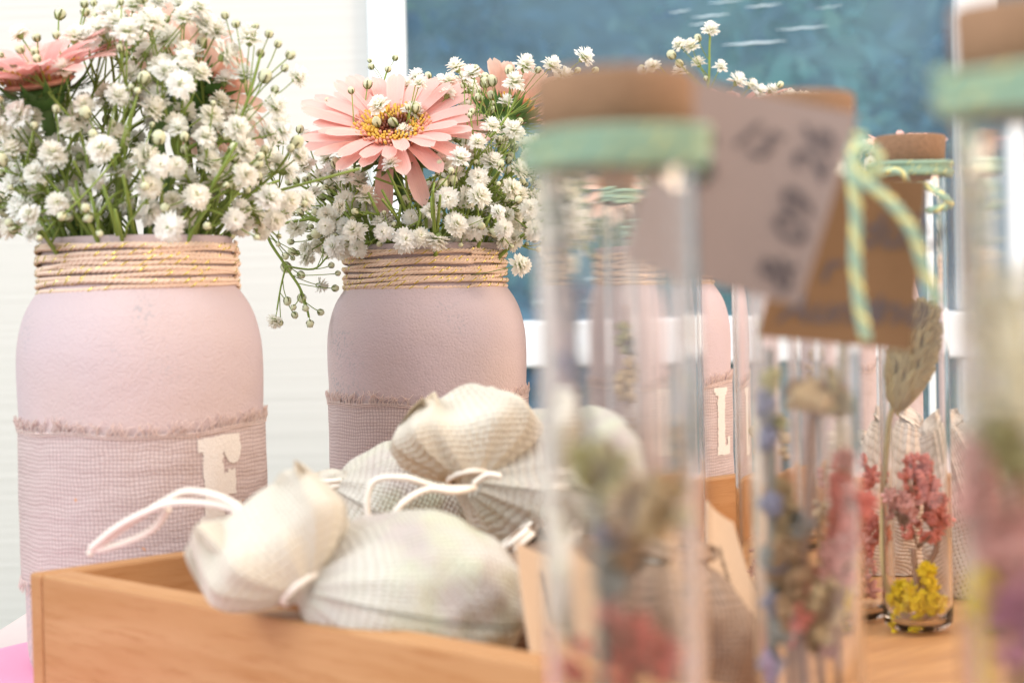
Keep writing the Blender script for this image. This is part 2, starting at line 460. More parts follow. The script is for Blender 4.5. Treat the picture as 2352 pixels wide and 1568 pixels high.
# hedge outside
def m_hedge():
    m, nt = newmat('hedge_leaves'); b = NB(nt); o = b.obj()
    f = b.noise(1.1, 3, .6, vec=o); f2 = b.noise(9, 3, vec=o)
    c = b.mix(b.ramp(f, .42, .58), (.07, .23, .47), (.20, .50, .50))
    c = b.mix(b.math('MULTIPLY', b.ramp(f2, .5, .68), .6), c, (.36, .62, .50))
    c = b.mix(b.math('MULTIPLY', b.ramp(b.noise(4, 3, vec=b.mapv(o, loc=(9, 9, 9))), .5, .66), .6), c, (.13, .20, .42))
    b.out(c, .6, None, .3, trans=.3); return m
hb = MB(); rr = random.Random(3)
for i in range(26000):
    x = rr.uniform(-2.2, 4.4); z = rr.uniform(-.75, 2.6)
    y = 5 + .35 * noise.noise(V(x * 1.7, z * 1.7, 0)) + rr.uniform(-.12, .25)
    n_ = frame_to((rr.gauss(0, .6), -1, rr.gauss(.3, .6)), rr.uniform(0, 6))
    s_ = rr.uniform(.03, .06); c = V(x, y, z)
    hb.add([c + n_ @ V(a * s_, b_ * s_ * .6, 0) for a, b_ in ((-1, 0), (-.2, .8), (1, 0), (-.2, -.8))], [(0, 1, 2, 3)])
hb.grid([(x, 5.4, z) for z in (-.75, 2.6) for x in (-2.4, 4.6)], 2, 2)
tag(hb.build('hedge', m_hedge(), None, False), 'dense blue green hedge seen blurred through the window', 'hedge')

# ------------------------------------------------------------------ wooden box
root = thing('wooden_box', bx(.18, .24), 'shallow honey coloured wooden box holding cotton pouches and slim glass tubes', 'box', rz=math.atan2(AF.y, AF.x))
BW, BL, BH = .36, .48, .0535
FZ = .024
def bpart(nm, f0, f1, b0, b1, z0, z1, mat='box', rz=0):
    m = MB(); m.box(f0 - .18, f1 - .18, b0 - .24, b1 - .24, z0, z1)
    o = m.build(nm, M[mat], root, False); bv = o.modifiers.new('b', 'BEVEL'); bv.width = .0012; bv.segments = 2
    return o
M['box_side'] = mat_wood('honey_pine_side', (.40, .19, .07), (.47, .25, .11), (.33, .135, .04), (55, 6, 70))
bpart('side_board', .0079, BW, 0, .012, 0, BH)
bpart('side_board', 0, .0075, 0, BL - .0122, 0, BH, 'box_side')
bpart('side_board', BW - .0075, BW, .0122, BL - .0122, 0, BH - .003, 'box_side')
bpart('side_board', 0, BW, BL - .012, BL, 0, BH)
bpart('bottom_board', .0077, BW - .0077, .0122, BL - .0122, .010, FZ, 'board')
def inbox(f, b_, z=.024): return bx(f, b_, z)

# ------------------------------------------------------------------ jars
JR = .0475
prof = [(.0, .001), (.038, .001), (.0435, .0025), (.0458, .008), (.0463, .02), (.0466, .06), (.0470, .095), (.0475, .110), (.0476, .119), (.0473, .126),
        (.0464, .132), (.0448, .138), (.0426, .143), (.0400, .147), (.0380, .150), (.0372, .153), (.0368, .160), (.0368, .1665), (.0366, .1685), (.0358, .1692),
        (.0350, .1685), (.0346, .166), (.0346, .150), (.0375, .143), (.044, .128), (.044, .02), (.040, .006), (0, .005)]
def jar_mesh():
    p = catmull([(r, 0, z) for r, z in prof], 3)
    m = MB(); lathe(m, [(max(0, q.x), q.z) for q in p], 96); return m.mesh('jar_body', [M['jar']])
ZB0, ZB1 = .038, .0965
def bandr(a, z):
    return .04775 + .0004 * noise.noise(V(math.cos(a) * 3, math.sin(a) * 3, z * 60)) + .0004 * noise.noise(V(math.cos(a) * 9, math.sin(a) * 9, z * 25)) * .6
def bandtop(a): return ZB1 + .0022 * noise.noise(V(math.cos(a) * 1.3, math.sin(a) * 1.3, 4))
def band_mesh():
    m = MB(); n = 181; nv = 30; P = []; U = []
    for j in range(nv):
        for i in range(n):
            a = 2 * PI * i / (n - 1); t = j / (nv - 1); z = ZB0 + (bandtop(a) - ZB0) * t
            r = bandr(a, z) + (.0004 if i > 170 else 0)
            P.append((r * math.cos(a), r * math.sin(a), z)); U.append((a * .048, z))
    m.grid(P, n, nv, 0, False, U); return m.mesh('linen_band', [M['band']])
def fringe_mesh():
    m = MB(); r = random.Random(5)
    for e in (0, 1):
        for i in range(430):
            a = r.uniform(0, 2 * PI); z0 = bandtop(a) - .001 if e else ZB0 + .001; s = 1 if e else -1
            L = r.uniform(.0035, .0080) + .0022 * max(0, noise.noise(V(a * 3, e, 2))); da = r.gauss(.02, .045); out = r.uniform(-.0002, .0012)
            pts = []
            for k in range(5):
                t = k / 4; aa = a + da * t * t + .01 * math.sin(t * 5 + i); rad = .0480 + out * t
                pts.append((rad * math.cos(aa), rad * math.sin(aa), z0 + s * L * t * (1 - .25 * t)))
            m.tube(pts, [.00026, .00025, .00023, .0002, .00014], 3, 0, False)
    # hem threads running round
    for z in (.0008, .0016):
        for tries in (0,):
            pts = [((bandr(a, ZB1) + .0003) * math.cos(a), (bandr(a, ZB1) + .0003) * math.sin(a), bandtop(a) - z + .0003 * math.sin(a * 9)) for a in [2 * PI * i / 120 for i in range(121)]]
            m.tube(pts, .00028, 4, 0, False)
    return m.mesh('frayed_edge', [M['fringe']])
def twine_mesh(R, z0, turns, pitch, rs, rt_, mats, seed, wob=.0008, golden=1.0, pp=.006, per=8, zf=None):
    r = random.Random(seed); m = MB(); n_turn = int(2 * PI * R / pp * per); N = int(n_turn * turns)
    ph = r.uniform(0, 9)
    base = []
    for i in range(N + 1):
        th = 2 * PI * i / n_turn; tt = th / (2 * PI)
        z = z0 + tt * pitch + wob * (math.sin(th * 1.0 + math.floor(tt) * 2.1 + ph) * .5 + .9 * noise.noise(V(math.cos(th) * 1.5, math.sin(th) * 1.5, math.floor(tt + .5) * 3.7 + ph)) * .9)
        Rr = R + .0005 * noise.noise(V(th * .7, ph, 0)) + (.0005 if int(tt) % 3 == 1 else 0)
        base.append((th, z, Rr))
    for k in range(4):
        gold = k == 3
        P = []; ns = 5 if not gold else 3; run = []
        for i, (th, z, Rr) in enumerate(base):
            a = 2 * PI * i / per + 2 * PI * k / 3
            if gold:
                a = 2 * PI * i / per + PI / 3
                act = noise.noise(V(th * 4.0, ph + 3, z * 900))
                if act < .10 - .1 * golden:
                    if len(run) > 2: m.tube(run, .00036, 3, 1, False)
                    run = []; continue
                q = rs * 1.55
                rr_ = Rr + q * math.cos(a); run.append((rr_ * math.cos(th), rr_ * math.sin(th), z + q * math.sin(a))); continue
            rr_ = Rr + rs * .95 * math.cos(a); c = V(rr_ * math.cos(th), rr_ * math.sin(th), z + rs * .95 * math.sin(a))
            er = V(math.cos(th), math.sin(th), 0)
            for q in range(5):
                b_ = 2 * PI * q / 5; P.append(c + er * (rt_ * math.cos(b_)) + V(0, 0, rt_ * math.sin(b_)))
        if not gold: m.grid(P, 5, len(base), 0, True)
        elif len(run) > 2: m.tube(run, .00036, 3, 1, False)
    return m.mesh('twine_wrap', mats)
ME = dict(jar=jar_mesh(), band=band_mesh(), fringe=fringe_mesh(),
          tw=[twine_mesh(.0384, .1486, 12, .00146, .00052, .00054, [M['twine'], M['gold']], s, .0015, 1.3, .0066, 8) for s in (1, 2)])
def letter_mesh(ch, W, H, zt, a0):
    r = random.Random(3); m = MB(); c = .0004; nx = int(W / c); nz = int(H / c)
    def inside(u, v):          # u 0..1 left-right, v 0..1 top-bottom
        w = .03 * noise.noise(V(u * 9, v * 18, 1)); u += w; v += w * .6
        if ch == 'E':
            if .10 < u < .52 and 0.02 < v < .98: return True
            if v < .17 + .03 * u and 0.0 < u < .93 and v > .03 - .05 * u: return True
            if (u - .76) ** 2 / .045 + (v - .17) ** 2 / .021 < 1: return True
            if .5 <= u < .82 and .37 < v < .66 and not (u < .64 and v < .41) and not (.58 < u and v > .66 - (u - .58) * .1): return True
            if v > .85 and 0.0 < u < .95 and v < .99: return True
            if .68 < u < .97 and .72 < v < .99: return True
        else:
            if .20 < u < .62 and .02 < v < .98: return True
            if v < .07 and .02 < u < .78: return True
            if v < .11 and .1 < u < .72: return True
            if .84 < v < .98 and .15 < u < 1: return True
            if .80 < u < 1.0 and .72 < v < .98: return True
        return False
    idx = {}; vs = []; fs = []; uv = []
    def vid(i, j):
        if (i, j) not in idx:
            a = a0 + (i - nx / 2) * c / .048; z = zt - j * c
            idx[(i, j)] = len(vs); rad = bandr(a, z) + .0003
            vs.append((rad * math.cos(a), rad * math.sin(a), z))
        return idx[(i, j)]
    for j in range(nz):
        for i in range(nx):
            if inside((i + .5) / nx, (j + .5) / nz): fs.append((vid(i, j), vid(i, j + 1), vid(i + 1, j + 1), vid(i + 1, j)))
    m.add(vs, fs)
    return m
JARS = [(at(335, 1300, .673), 'E'), (at(990, 1200, .818), None), (at(1484, 1100, .931), 'L'), (at(1975, 1100, 1.08), None), (at(2510, 1000, 1.20), None)]
jl = ['blush pink mason jar with painted letter E, nearest and leftmost of the jars', 'blush pink mason jar with grey speckled shoulder rising behind the heap of cream pouches',
      'blush pink mason jar with painted letter L, seen between the glass tubes', 'blush pink mason jar behind the kraft tags, half hidden by tubes', 'farthest blush pink mason jar at the right edge, behind everything']
jars = []
for i, (p, ch) in enumerate(JARS):
    j = thing('mason_jar', (p.x, p.y, .0003), jl[i], 'jar', 'pink painted mason jars standing in a row')
    rz = [0, 1.3, 2.2, 3.0, 4][i]
    put(ME['jar'], 'glass_body', j).rotation_euler = (0, 0, rz)
    tw = put(ME['tw'][i % 2], 'twine_wrap', j); tw.rotation_euler = (0, 0, rz * 1.7)
    bd = put(ME['band'], 'linen_band', j)
    face = math.atan2(-p.y, -p.x)
    aj = face + (math.radians(37) if ch == 'E' else math.radians(60))
    put(ME['fringe'], 'frayed_edge', bd)
    if ch == 'E': letter_mesh('E', .0215, .036, .0935, aj).build('letter', M['letter'], bd); bd.rotation_euler = (0, 0, 0)
    if ch == 'L': letter_mesh('L', .0185, .037, .0935, aj).build('letter', M['letter'], bd)
    jars.append((j, V(p.x, p.y, .168)))

# ------------------------------------------------------------------ baby's breath
def petal_strip(m, root_r, L, W, elev, az, curl, mi=0, nl=4, notch=.18, ruffle=0, off=0.0, uvn=True):
    """petal in local frame: z up; grows outward at azimuth az, elevation elev, bending by curl"""
    P = []; U = []; ca, sa = math.cos(az), math.sin(az); x = root_r; z = off; e = elev
    prs = [.35, .75, 1.0, .95, .55] if nl == 4 else None
    for j in range(nl + 1):
        t = j / nl
        if prs: w = W * prs[j] * .5
        else: w = W * .5 * (.42 + .58 * math.sin(min(1, t * 1.25) * PI / 2)) * (1 if t < .8 else math.sqrt(max(0, 1 - ((t - .8) / .2) ** 2)) * .72 + .28)
        for k, s in enumerate((-1, 0, 1)) if nl == 4 else enumerate((-1, -.5, 0, .5, 1)):
            xx = x; zz = z
            if j == nl and s == 0: xx -= L * notch * math.cos(e); zz -= L * notch * math.sin(e)
            zz += ruffle * L * (abs(s) - .4) * (1 if (j + k) % 2 else .3) + (0 if nl == 4 else W * .10 * s * s)
            P.append(V(xx * ca - s * w * sa, xx * sa + s * w * ca, zz)); U.append((.5 + s * .5, t))
        x += L / nl * math.cos(e); z += L / nl * math.sin(e); e -= curl / nl
    m.grid(P, 3 if nl == 4 else 5, nl + 1, mi, False, U)
def m_blossom():
    m, nt = newmat('white_blossom'); b = NB(nt); x, y, z = b.sep(b.uv())
    info = b.n('ShaderNodeObjectInfo').outputs['Random']
    tip = b.mix(info, (.98, .97, .94), (.97, .94, .86))
    c = b.mix(b.ramp(y, .0, .42), (.74, .78, .50), tip)
    b.out(c, .7, None, .2, trans=.5); return m
M['blossom'] = m_blossom()
def blossom_mesh(seed, openness=1.0):
    random.seed(seed); m = MB()
    for ring, (n, L, W, el, rr_) in enumerate(((12, .0050, .0026, .05, .0005), (11, .0048, .0026, .38, .0005), (10, .0045, .0025, .70, .0005), (8, .0040, .0024, 1.00, .0004), (6, .0033, .0022, 1.25, .0002))):
        for k in range(n):
            az = 2 * PI * k / n + ring * .37 + random.uniform(-.22, .22)
            petal_strip(m, rr_, L * random.uniform(.82, 1.12), W * random.uniform(.85, 1.15), el * (2 - openness) + random.uniform(-.2, .2), az, random.uniform(.3, .9), 0, 4, random.uniform(.1, .3), random.uniform(.02, .22), .0006 * ring)
    # calyx
    P = []
    for j, (r, z) in enumerate(((.0003, -.0022), (.0011, -.0016), (.0015, -.0004), (.0013, .0010))):
        for i in range(8): a = PI * i / 4; P.append((r * math.cos(a), r * math.sin(a), z))
    m.grid(P, 8, 4, 1, True)
    for k in range(5): petal_strip(m, .0012, .0018, .0010, .5, 2 * PI * k / 5, .2, 1, 4, 0, 0, -.0004)
    return m.mesh('blossom', [M['blossom'], M['calyx']])
def bud_mesh(seed, half=False):
    random.seed(seed); m = MB(); R = .0019 if not half else .0027
    m.blob((0, 0, .0006), R, R, R * 1.12, None, 10, 7, .04, 0)
    for k in range(5):      # five sepals hugging the bud
        P = []; a = 2 * PI * k / 5
        for j in range(5):
            t = j / 4; th = PI - t * PI * (.62 if not half else .45); rr_ = R * 1.07
            w = .95 * (1 - t) ** .6 * .62 + .02
            for s in (-1, 0, 1):
                aa = a + s * w; P.append((rr_ * math.sin(th) * math.cos(aa), rr_ * math.sin(th) * math.sin(aa), .0006 + R * 1.17 * math.cos(th)))
        m.grid(P, 3, 5, 1 if k % 5 < 3 or True else 2)
        P = []
        for j in range(5):
            t = j / 4; th = PI - t * PI * .6; rr_ = R * 1.12
            for s in (-1, 1): P.append((rr_ * math.sin(th) * math.cos(a + s * .12), rr_ * math.sin(th) * math.sin(a + s * .12), .0006 + R * 1.2 * math.cos(th)))
        m.grid(P, 2, 5, 2)
    return m.mesh('bud', [M['budc'], M['calyx'], M['calyx_dark']])
BLO = [blossom_mesh(s, o) for s, o in ((1, 1), (2, .95), (3, 1.05), (4, .7), (5, .85))]
BUD = [bud_mesh(s, h) for s, h in ((1, False), (2, False), (3, True))]

def place_end(root, p, kind, d, rnd, scale=1.0):
    d = d.normalized(); R = frame_to(d, rnd.uniform(0, 6))
    if kind == 'b': me = BLO[rnd.randrange(5)]; s = rnd.uniform(.78, 1.18) * scale; nm = 'blossom'
    else: me = BUD[rnd.randrange(3)]; s = rnd.uniform(.55, .98) * scale; nm = 'bud'
    mat = Matrix.Translation(p - root.location) @ R.to_4x4() @ Matrix.Scale(s, 4)
    put(me, nm, root, mat=mat)
def spray(base, ends, label, group, rnd, main=None, r0=.0011):
    """ends: list of (pos, kind); one branching stem from base to all of them"""
    root = thing('gypsophila_spray', base, label, 'flower spray', group)
    m = MB(); L = lambda p: p - base
    cen = sum((e[0] for e in ends), V(0, 0, 0)) / len(ends)
    fork = base + (cen - base) * .5 + V(0, 0, .012) * min(1, (cen - base).length / .06)
    m.tube([L(p) for p in bez(base, base + V(0, 0, 1) * (fork - base).length * .55, fork, 7)], r0, 5)
    rest = list(ends); groups = []
    while rest:
        s = rest.pop(rnd.randrange(len(rest))); rest.sort(key=lambda e: (e[0] - s[0]).length)
        k = rnd.randint(2, 4); groups.append([s] + rest[:k]); rest = rest[k:]
    for g in groups:
        gc = sum((e[0] for e in g), V(0, 0, 0)) / len(g)
        node = fork + (gc - fork) * rnd.uniform(.55, .72) + V(rnd.gauss(0, .002), rnd.gauss(0, .002), rnd.gauss(-.001, .002))
        m.tube([L(p) for p in bez(fork, fork + (node - fork) * .5 + V(rnd.gauss(0, .003), rnd.gauss(0, .003), .004), node, 6)], [r0 * .62, r0 * .6, r0 * .58, r0 * .55, r0 * .52, r0 * .5], 5)
        m.blob(L(node), r0 * .8, r0 * .8, r0 * .8, None, 5, 4)
        for p, kind in g:
            d = (p - node).normalized() + (cen - base).normalized() * .35 + V(rnd.gauss(0, .3), rnd.gauss(0, .3) - .25, rnd.gauss(.15, .3))
            d.normalize(); c = node + (p - node) * .6 - d * .003 + V(rnd.gauss(0, .0012), rnd.gauss(0, .0012), -.001)
            m.tube([L(q) for q in bez(node, c, p - d * .0012, 5)], [r0 * .42, r0 * .4, r0 * .36, r0 * .33, r0 * .3], 4)
            place_end(root, p, kind, d, rnd)
    m.build('stem', M['stem'], root)
def crown(idx, nb, nbud, radii, excl, label, nspray, seed, zlift=.02, extra=(), elmin=-.45):
    rnd = random.Random(seed); J = jars[idx][1]; cen = J + V(0, 0, zlift); pts = []
    def ok(p, kind, tight):
        for q, k in pts:
            if (p - q).length < (.0095 if kind == 'b' and k == 'b' else .0045) * tight: return False
        dd = p.y; u0 = p.x / dd * FPX; v0 = (EYE - p.z) / dd * FPX - HZ; px = 1176 + u0 + RHO * v0; py = 784 + v0 - RHO * u0
        for (ex, ey, ea, eb, yd) in excl:
            if p.y < yd and ((px - ex) / ea) ** 2 + ((py - ey) / eb) ** 2 < 1 and rnd.random() < .97: return False
        if (V(p.x, p.y, 0) - V(J.x, J.y, 0)).length < .0375 and p.z < J.z + .004: return False
        return True
    for kind, n in (('b', nb), ('u', nbud)):
        c = 0; tries = 0
        while c < n and tries < n * 60:
            tries += 1
            z = rnd.uniform(math.sin(elmin), 1); a = rnd.uniform(0, 2 * PI); h = math.sqrt(1 - z * z)
            f = (rnd.uniform(.30, 1) if kind == 'b' else rnd.uniform(.5, 1.08)) ** .6
            p = cen + V(h * math.cos(a) * radii[0], h * math.sin(a) * radii[1], (z * radii[2] if z > 0 else z * .045)) * f
            if p.y > J.y + .045: continue
            if ok(p, kind, 1 - .5 * tries / (n * 60)): pts.append((p, kind)); c += 1
    # split among sprays by direction
    axes = []
    for k in range(nspray):
        a = 2 * PI * k / nspray * 1.618 * 2; z = .25 + .7 * ((k * .37) % 1)
        axes.append(V(math.cos(a), math.sin(a), z).normalized())
    bins = [[] for _ in axes]
    for p, k in pts:
        d = (p - J).normalized(); b_ = max(range(len(axes)), key=lambda q: axes[q].dot(d) - .004 * len(bins[q])); bins[b_].append((p, k))
    for q, b_ in enumerate(bins):
        if len(b_) < 2: continue
        cc = sum((e[0] for e in b_), V(0, 0, 0)) / len(b_)
        h = V(cc.x - J.x, cc.y - J.y, 0); h = h.normalized() * rnd.uniform(.012, .028)
        spray(V(J.x + h.x, J.y + h.y, J.z - .022), b_, label, label, rnd)
    # a few bare stems and little leaves filling the mouth
    return pts
crown(0, 235, 150, (.066, .055, .080), [(120, 170, 175, 68, 9), (435, 215, 40, 40, 9), (590, 200, 55, 70, 9)], "white baby's breath filling the mouth of the leftmost jar", 11, 21)
crown(1, 165, 190, (.066, .050, .070), [(905, 300, 180, 95, 9), (915, 425, 75, 75, 9), (1190, 220, 60, 60, 9)], "white baby's breath in the jar behind the cream pouches", 10, 22, .016)
crown(2, 90, 70, (.070, .055, .066), [(1400, 400, 45, 45, 9)], "white baby's breath in the jar painted with letter L", 8, 23)
crown(3, 80, 50, (.055, .05, .058), [], "white baby's breath in the jar hidden behind the kraft tags", 7, 24, .012)
crown(4, 60, 40, (.055, .05, .058), [], "white baby's breath in the farthest jar at the right edge", 6, 25, .012)
# drooping branch of jar two
rnd = random.Random(31)
def explicit(idx, nodes, d, lab, r0=.0009):
    """nodes: [(polyline px, [(x,y,kind)...])] tree drawn from explicit branches"""
    J = jars[idx][1]; base = V(J.x - .015, J.y - .01, J.z - .02) if nodes[0][0][0] is None else at(*nodes[0][0][0], d)
    root = thing('gypsophila_spray', base, lab, 'flower spray'); m = MB()
    for k, (line, ends) in enumerate(nodes):
        pl = [base if p is None else at(p[0], p[1], d + (p[2] if len(p) > 2 else 0)) for p in line]
        cm = catmull(pl, 5); m.tube([p - base for p in cm], [r0 * (1 - .4 * i / len(cm)) * (1 if k == 0 else .6) for i in range(len(cm))], 5)
        for (x, y, kind) in ends:
            p = at(x, y, d + rnd.uniform(-.006, .006)); q = min(cm, key=lambda c: (c - p).length * (1 + .0 * c.z)); i = max(0, cm.index(q) - 4); q = cm[i]
            dr = (p - q).normalized() + V(0, -.3, .15); dr.normalize()
            m.tube([s - base for s in bez(q, (q + p) / 2 + V(rnd.gauss(0, .001), 0, rnd.gauss(0, .001)), p - dr * .001, 5)], r0 * .3, 4)
            place_end(root, p, kind, dr, rnd, 1.0)
    m.build('stem', M['stem'], root)
explicit(1, [([None, (905, 560), (800, 500), (700, 505), (616, 532), (657, 611), (688, 659), (703, 700), (710, 729)],
              [(712, 742, 'u'), (735, 716, 'u'), (702, 707, 'u'), (675, 705, 'u'), (693, 683, 'u'), (733, 655, 'b'), (768, 662, 'u'), (775, 628, 'u'), (690, 630, 'u'), (657, 612, 'u'), (700, 590, 'b'), (672, 592, 'u'), (655, 588, 'u'), (640, 560, 'u')]),
             ([(657, 611), (720, 618), (752, 590), (785, 560)], [(745, 575, 'u'), (760, 610, 'u'), (782, 580, 'u'), (740, 545, 'b')]),
             ([(657, 611), (645, 660), (636, 712)], [(632, 733, 'b'), (676, 722, 'u'), (660, 690, 'u'), (645, 740, 'u')]),
             ([(700, 505), (653, 448), (600, 380)], [(620, 400, 'b'), (640, 330, 'b'), (600, 350, 'u'), (575, 395, 'u'), (690, 300, 'u'), (655, 290, 'u'), (590, 440, 'u')]),
             ([(616, 532), (560, 510), (480, 560)], [(500, 500, 'u'), (585, 500, 'b'), (540, 530, 'u')])], .80, "long drooping sprig of baby's breath arching down between the two front jars")
explicit(2, [([None, (1600, 300), (1625, 200), (1628, 110), (1630, 80)], [(1630, 76, 'b'), (1602, 92, 'u'), (1588, 112, 'b'), (1560, 108, 'b'), (1603, 150, 'b'), (1652, 158, 'b'), (1542, 130, 'u'), (1620, 185, 'u'), (1560, 150, 'u')]),
             ([(1600, 300), (1560, 220), (1510, 150)], [(1500, 158, 'b'), (1475, 160, 'u'), (1480, 170, 'b'), (1560, 172, 'b')]),
             ([(1600, 300), (1720, 275), (1810, 255), (1900, 265)], [(1789, 198, 'u'), (1768, 212, 'b'), (1690, 192, 'b'), (1722, 200, 'b'), (1805, 226, 'b'), (1838, 230, 'b'), (1890, 232, 'u'), (1862, 238, 'b'), (1912, 246, 'b'), (1935, 250, 'u'), (1740, 215, 'b')])], .93, "tall sprig of baby's breath rising against the window above the kraft tag")
explicit(1, [([None, (1050, 400), (1150, 290), (1200, 200)], [(1205, 158, 'b'), (1265, 155, 'b'), (1180, 195, 'b'), (1235, 165, 'u'), (1170, 165, 'u'), (1050, 160, 'b'), (1095, 160, 'u'), (1085, 175, 'b'), (1130, 190, 'u'), (1160, 320, 'u'), (1338, 137, 'b'), (1290, 180, 'b'), (1325, 165, 'u'), (1365, 165, 'u'), (1160, 240, 'b')]),
             ([(1050, 400), (980, 380), (950, 330), (930, 310)], [(932, 308, 'b'), (955, 252, 'u'), (905, 285, 'u'), (875, 248, 'b'), (938, 250, 'u'), (892, 375, 'b'), (945, 345, 'u')]),
             ([(980, 380), (1000, 360)], [(1000, 350, 'b'), (1030, 300, 'u')])], .795, "sprig of baby's breath crossing in front of the open pink gerbera", .0008)
explicit(1, [([None, (960, 520), (965, 480)], [(988, 487, 'b'), (965, 548, 'b'), (1045, 520, 'b'), (1140, 490, 'b'), (900, 380, 'b'), (815, 535, 'b'), (1190, 610, 'b')])], .775, "short sprig of baby's breath leaning over the rim of the second jar", .0008)
explicit(1, [([None, (870, 250), (880, 200), (890, 165)], [(908, 137, 'u'), (851, 143, 'u'), (855, 157, 'u'), (905, 190, 'u'), (780, 205, 'u'), (820, 215, 'b')])], .85, "thin sprig with two tiny buds standing up against the white window frame", .0007)

explicit(0, [([None, (480, 420), (560, 260), (600, 130)], [(545, 60, 'u'), (590, 65, 'u'), (600, 128, 'u'), (620, 82, 'u'), (640, 105, 'u'), (668, 130, 'u'), (655, 160, 'u'), (682, 182, 'b'), (575, 95, 'b'), (560, 180, 'b'), (632, 210, 'u'), (520, 40, 'u'), (610, 180, 'u'), (630, 250, 'b')])], .655, "airy sprig of tiny buds at the upper right of the leftmost bouquet", .0009)
explicit(0, [([None, (300, 300), (290, 180), (250, 100)], [(222, 42, 'u'), (235, 75, 'b'), (262, 58, 'u'), (248, 72, 'u'), (282, 45, 'u'), (310, 20, 'b'), (340, 40, 'u'), (365, 10, 'b'), (410, 15, 'b'), (455, 25, 'b'), (385, 50, 'u'), (430, 45, 'u'), (470, 60, 'b')])], .655, "airy sprig of blossoms rising at the top of the leftmost bouquet", .0009)
explicit(0, [([None, (200, 350), (120, 220), (60, 150)], [(8, 130, 'u'), (36, 150, 'u'), (52, 118, 'u'), (90, 140, 'u'), (175, 92, 'b'), (150, 165, 'b'), (5, 160, 'u'), (85, 125, 'u')])], .64, "thin sprig of brownish buds at the far left above the side-on gerbera", .0008)

# ------------------------------------------------------------------ gerberas
def gerbera(c, nrm, R, label, mat, jar_i, npet=24, cup=.3, droop=.5, disc=.36, seed=0, roll=0, special=(), stemoff=V(0, 0, 0)):
    random.seed(seed + 100); J = jars[jar_i][1]; root = thing('gerbera', c, label, 'gerbera flower', 'pink gerberas in the jars')
    Rm = frame_to(nrm, roll).to_4x4(); rd = R * disc
    for layer, (n, L, W, el) in enumerate(((npet, R - rd * .45, R * .185, cup), (npet - 5, (R - rd * .45) * .84, R * .17, cup + .16))):
        for k in range(n):
            az = 2 * PI * (k + layer * .5) / n + random.uniform(-.07, .07); m = MB()
            e = el + random.uniform(-.12, .12); Lk = L * random.uniform(.9, 1.06); cu = droop + random.uniform(-.2, .2)
            for (sa, se, sc) in special:
                if k == round(sa / (2 * PI) * n) % n and layer == 0: e = se; cu = sc
            petal_strip(m, rd * .45, Lk, W * random.uniform(.85, 1.15), e, az, cu, 0, 10, random.uniform(.0, .08), 0, .0002 * k % .001 + layer * .0008)
            m.v = [tuple(Rm @ V(*p)) for p in m.v]; m.build('petal', M[mat], root)
    m = MB()      # disc florets
    for i in range(330):
        t = math.sqrt(i / 330); a = i * 2.39996; r_ = rd * t
        mi = 2 if t < .42 else (0 if (t < .80 and random.random() < .75) else (1 if random.random() < .75 else 0))
        h = rd * (.16 + .22 * max(0, t - .35)) * random.uniform(.7, 1.3)
        z0 = rd * (.10 + .12 * math.sin(min(1, t) * PI) - (.0 if t > .3 else .05)); lean = .55 * t
        b_ = V(r_ * math.cos(a), r_ * math.sin(a), z0)
        m.tube([b_, b_ + V(math.cos(a) * lean * .5, math.sin(a) * lean * .5, 1) * h * .6, b_ + V(math.cos(a) * lean, math.sin(a) * lean, 1) * h], [rd * .035, rd * .03, rd * .045], 4, mi)
    m.blob((0, 0, -.0), rd * .98, rd * .98, rd * .16, None, 16, 6, 0, 1)
    m.v = [tuple(Rm @ V(*p)) for p in m.v]; m.build('flower_centre', [M['floret_y'], M['floret_p'], M['floret_d']], root)
    m = MB()
    for lay in range(3):
        for k in range(16):
            petal_strip(m, rd * (.55 + .1 * lay), rd * (1.05 - .15 * lay), rd * .2, -.35 + cup * .6 + .25 * lay * -1 + .3, 2 * PI * (k + lay * .33) / 16, -.5, 0, 4, -.3, 0, -rd * (.42 - .1 * lay))
    m.blob((0, 0, -rd * .35), rd * .62, rd * .62, rd * .42, None, 14, 7)
    m.v = [tuple(Rm @ V(*p)) for p in m.v]; m.build('sepals', M['sepal'], root)
    n_ = V(*nrm).normalized(); a0 = c - n_ * rd * .5; end = J + V(stemoff.x, stemoff.y, -.03)
    a1 = a0 - n_ * .02; m = MB()
    pts = catmull([a0, a1, a1 * .4 + end * .6 + V(0, 0, .012), end], 6); m.tube([p - c for p in pts], [.0021] + [.0026] * (len(pts) - 1), 9)
    m.build('stem', M['stem_thick'], root)
gerbera(at(905, 312, .802), (-.03, -.59, .80), .0465, 'open pink gerbera facing forward over the second jar, one petal hanging down', 'petal_pink', 1, 27, .34, .35, .36, 1,
        special=[(PI * 1.5, -.15, 1.25), (PI * 1.5 + .5, .0, .9)])
gerbera(at(95, 192, .655), (-.12, -.26, .95), .0430, 'pink gerbera seen from the side at the far left over the leftmost jar', 'petal_pink', 0, 22, .50, .6, .33, 2, stemoff=V(-.02, 0, 0))
gerbera(at(462, 222, .69), (.50, .66, .50), .0350, 'peach pink gerbera turned away, its green sepals showing at the right of the leftmost bouquet', 'petal_peach', 0, 22, .25, .6, .36, 3, stemoff=V(.015, 0, 0))
gerbera(at(370, 135, .725), (.0, .35, .93), .0330, 'pale pink gerbera at the top back of the leftmost bouquet', 'petal_peach', 0, 20, .5, .3, .36, 4, stemoff=V(0, .015, 0))
gerbera(at(1160, 265, .86), (.12, .40, .90), .0350, 'pale peach gerbera turned away behind the open pink one', 'petal_peach', 1, 20, .7, .6, .36, 5, stemoff=V(.015, .015, 0))
gerbera(at(1400, 440, .90), (-.1, -.5, .85), .0330, 'orange pink gerbera seen through the nearest tall glass tube', 'petal_peach', 2, 20, .2, .5, .36, 6, stemoff=V(-.01, 0, 0))
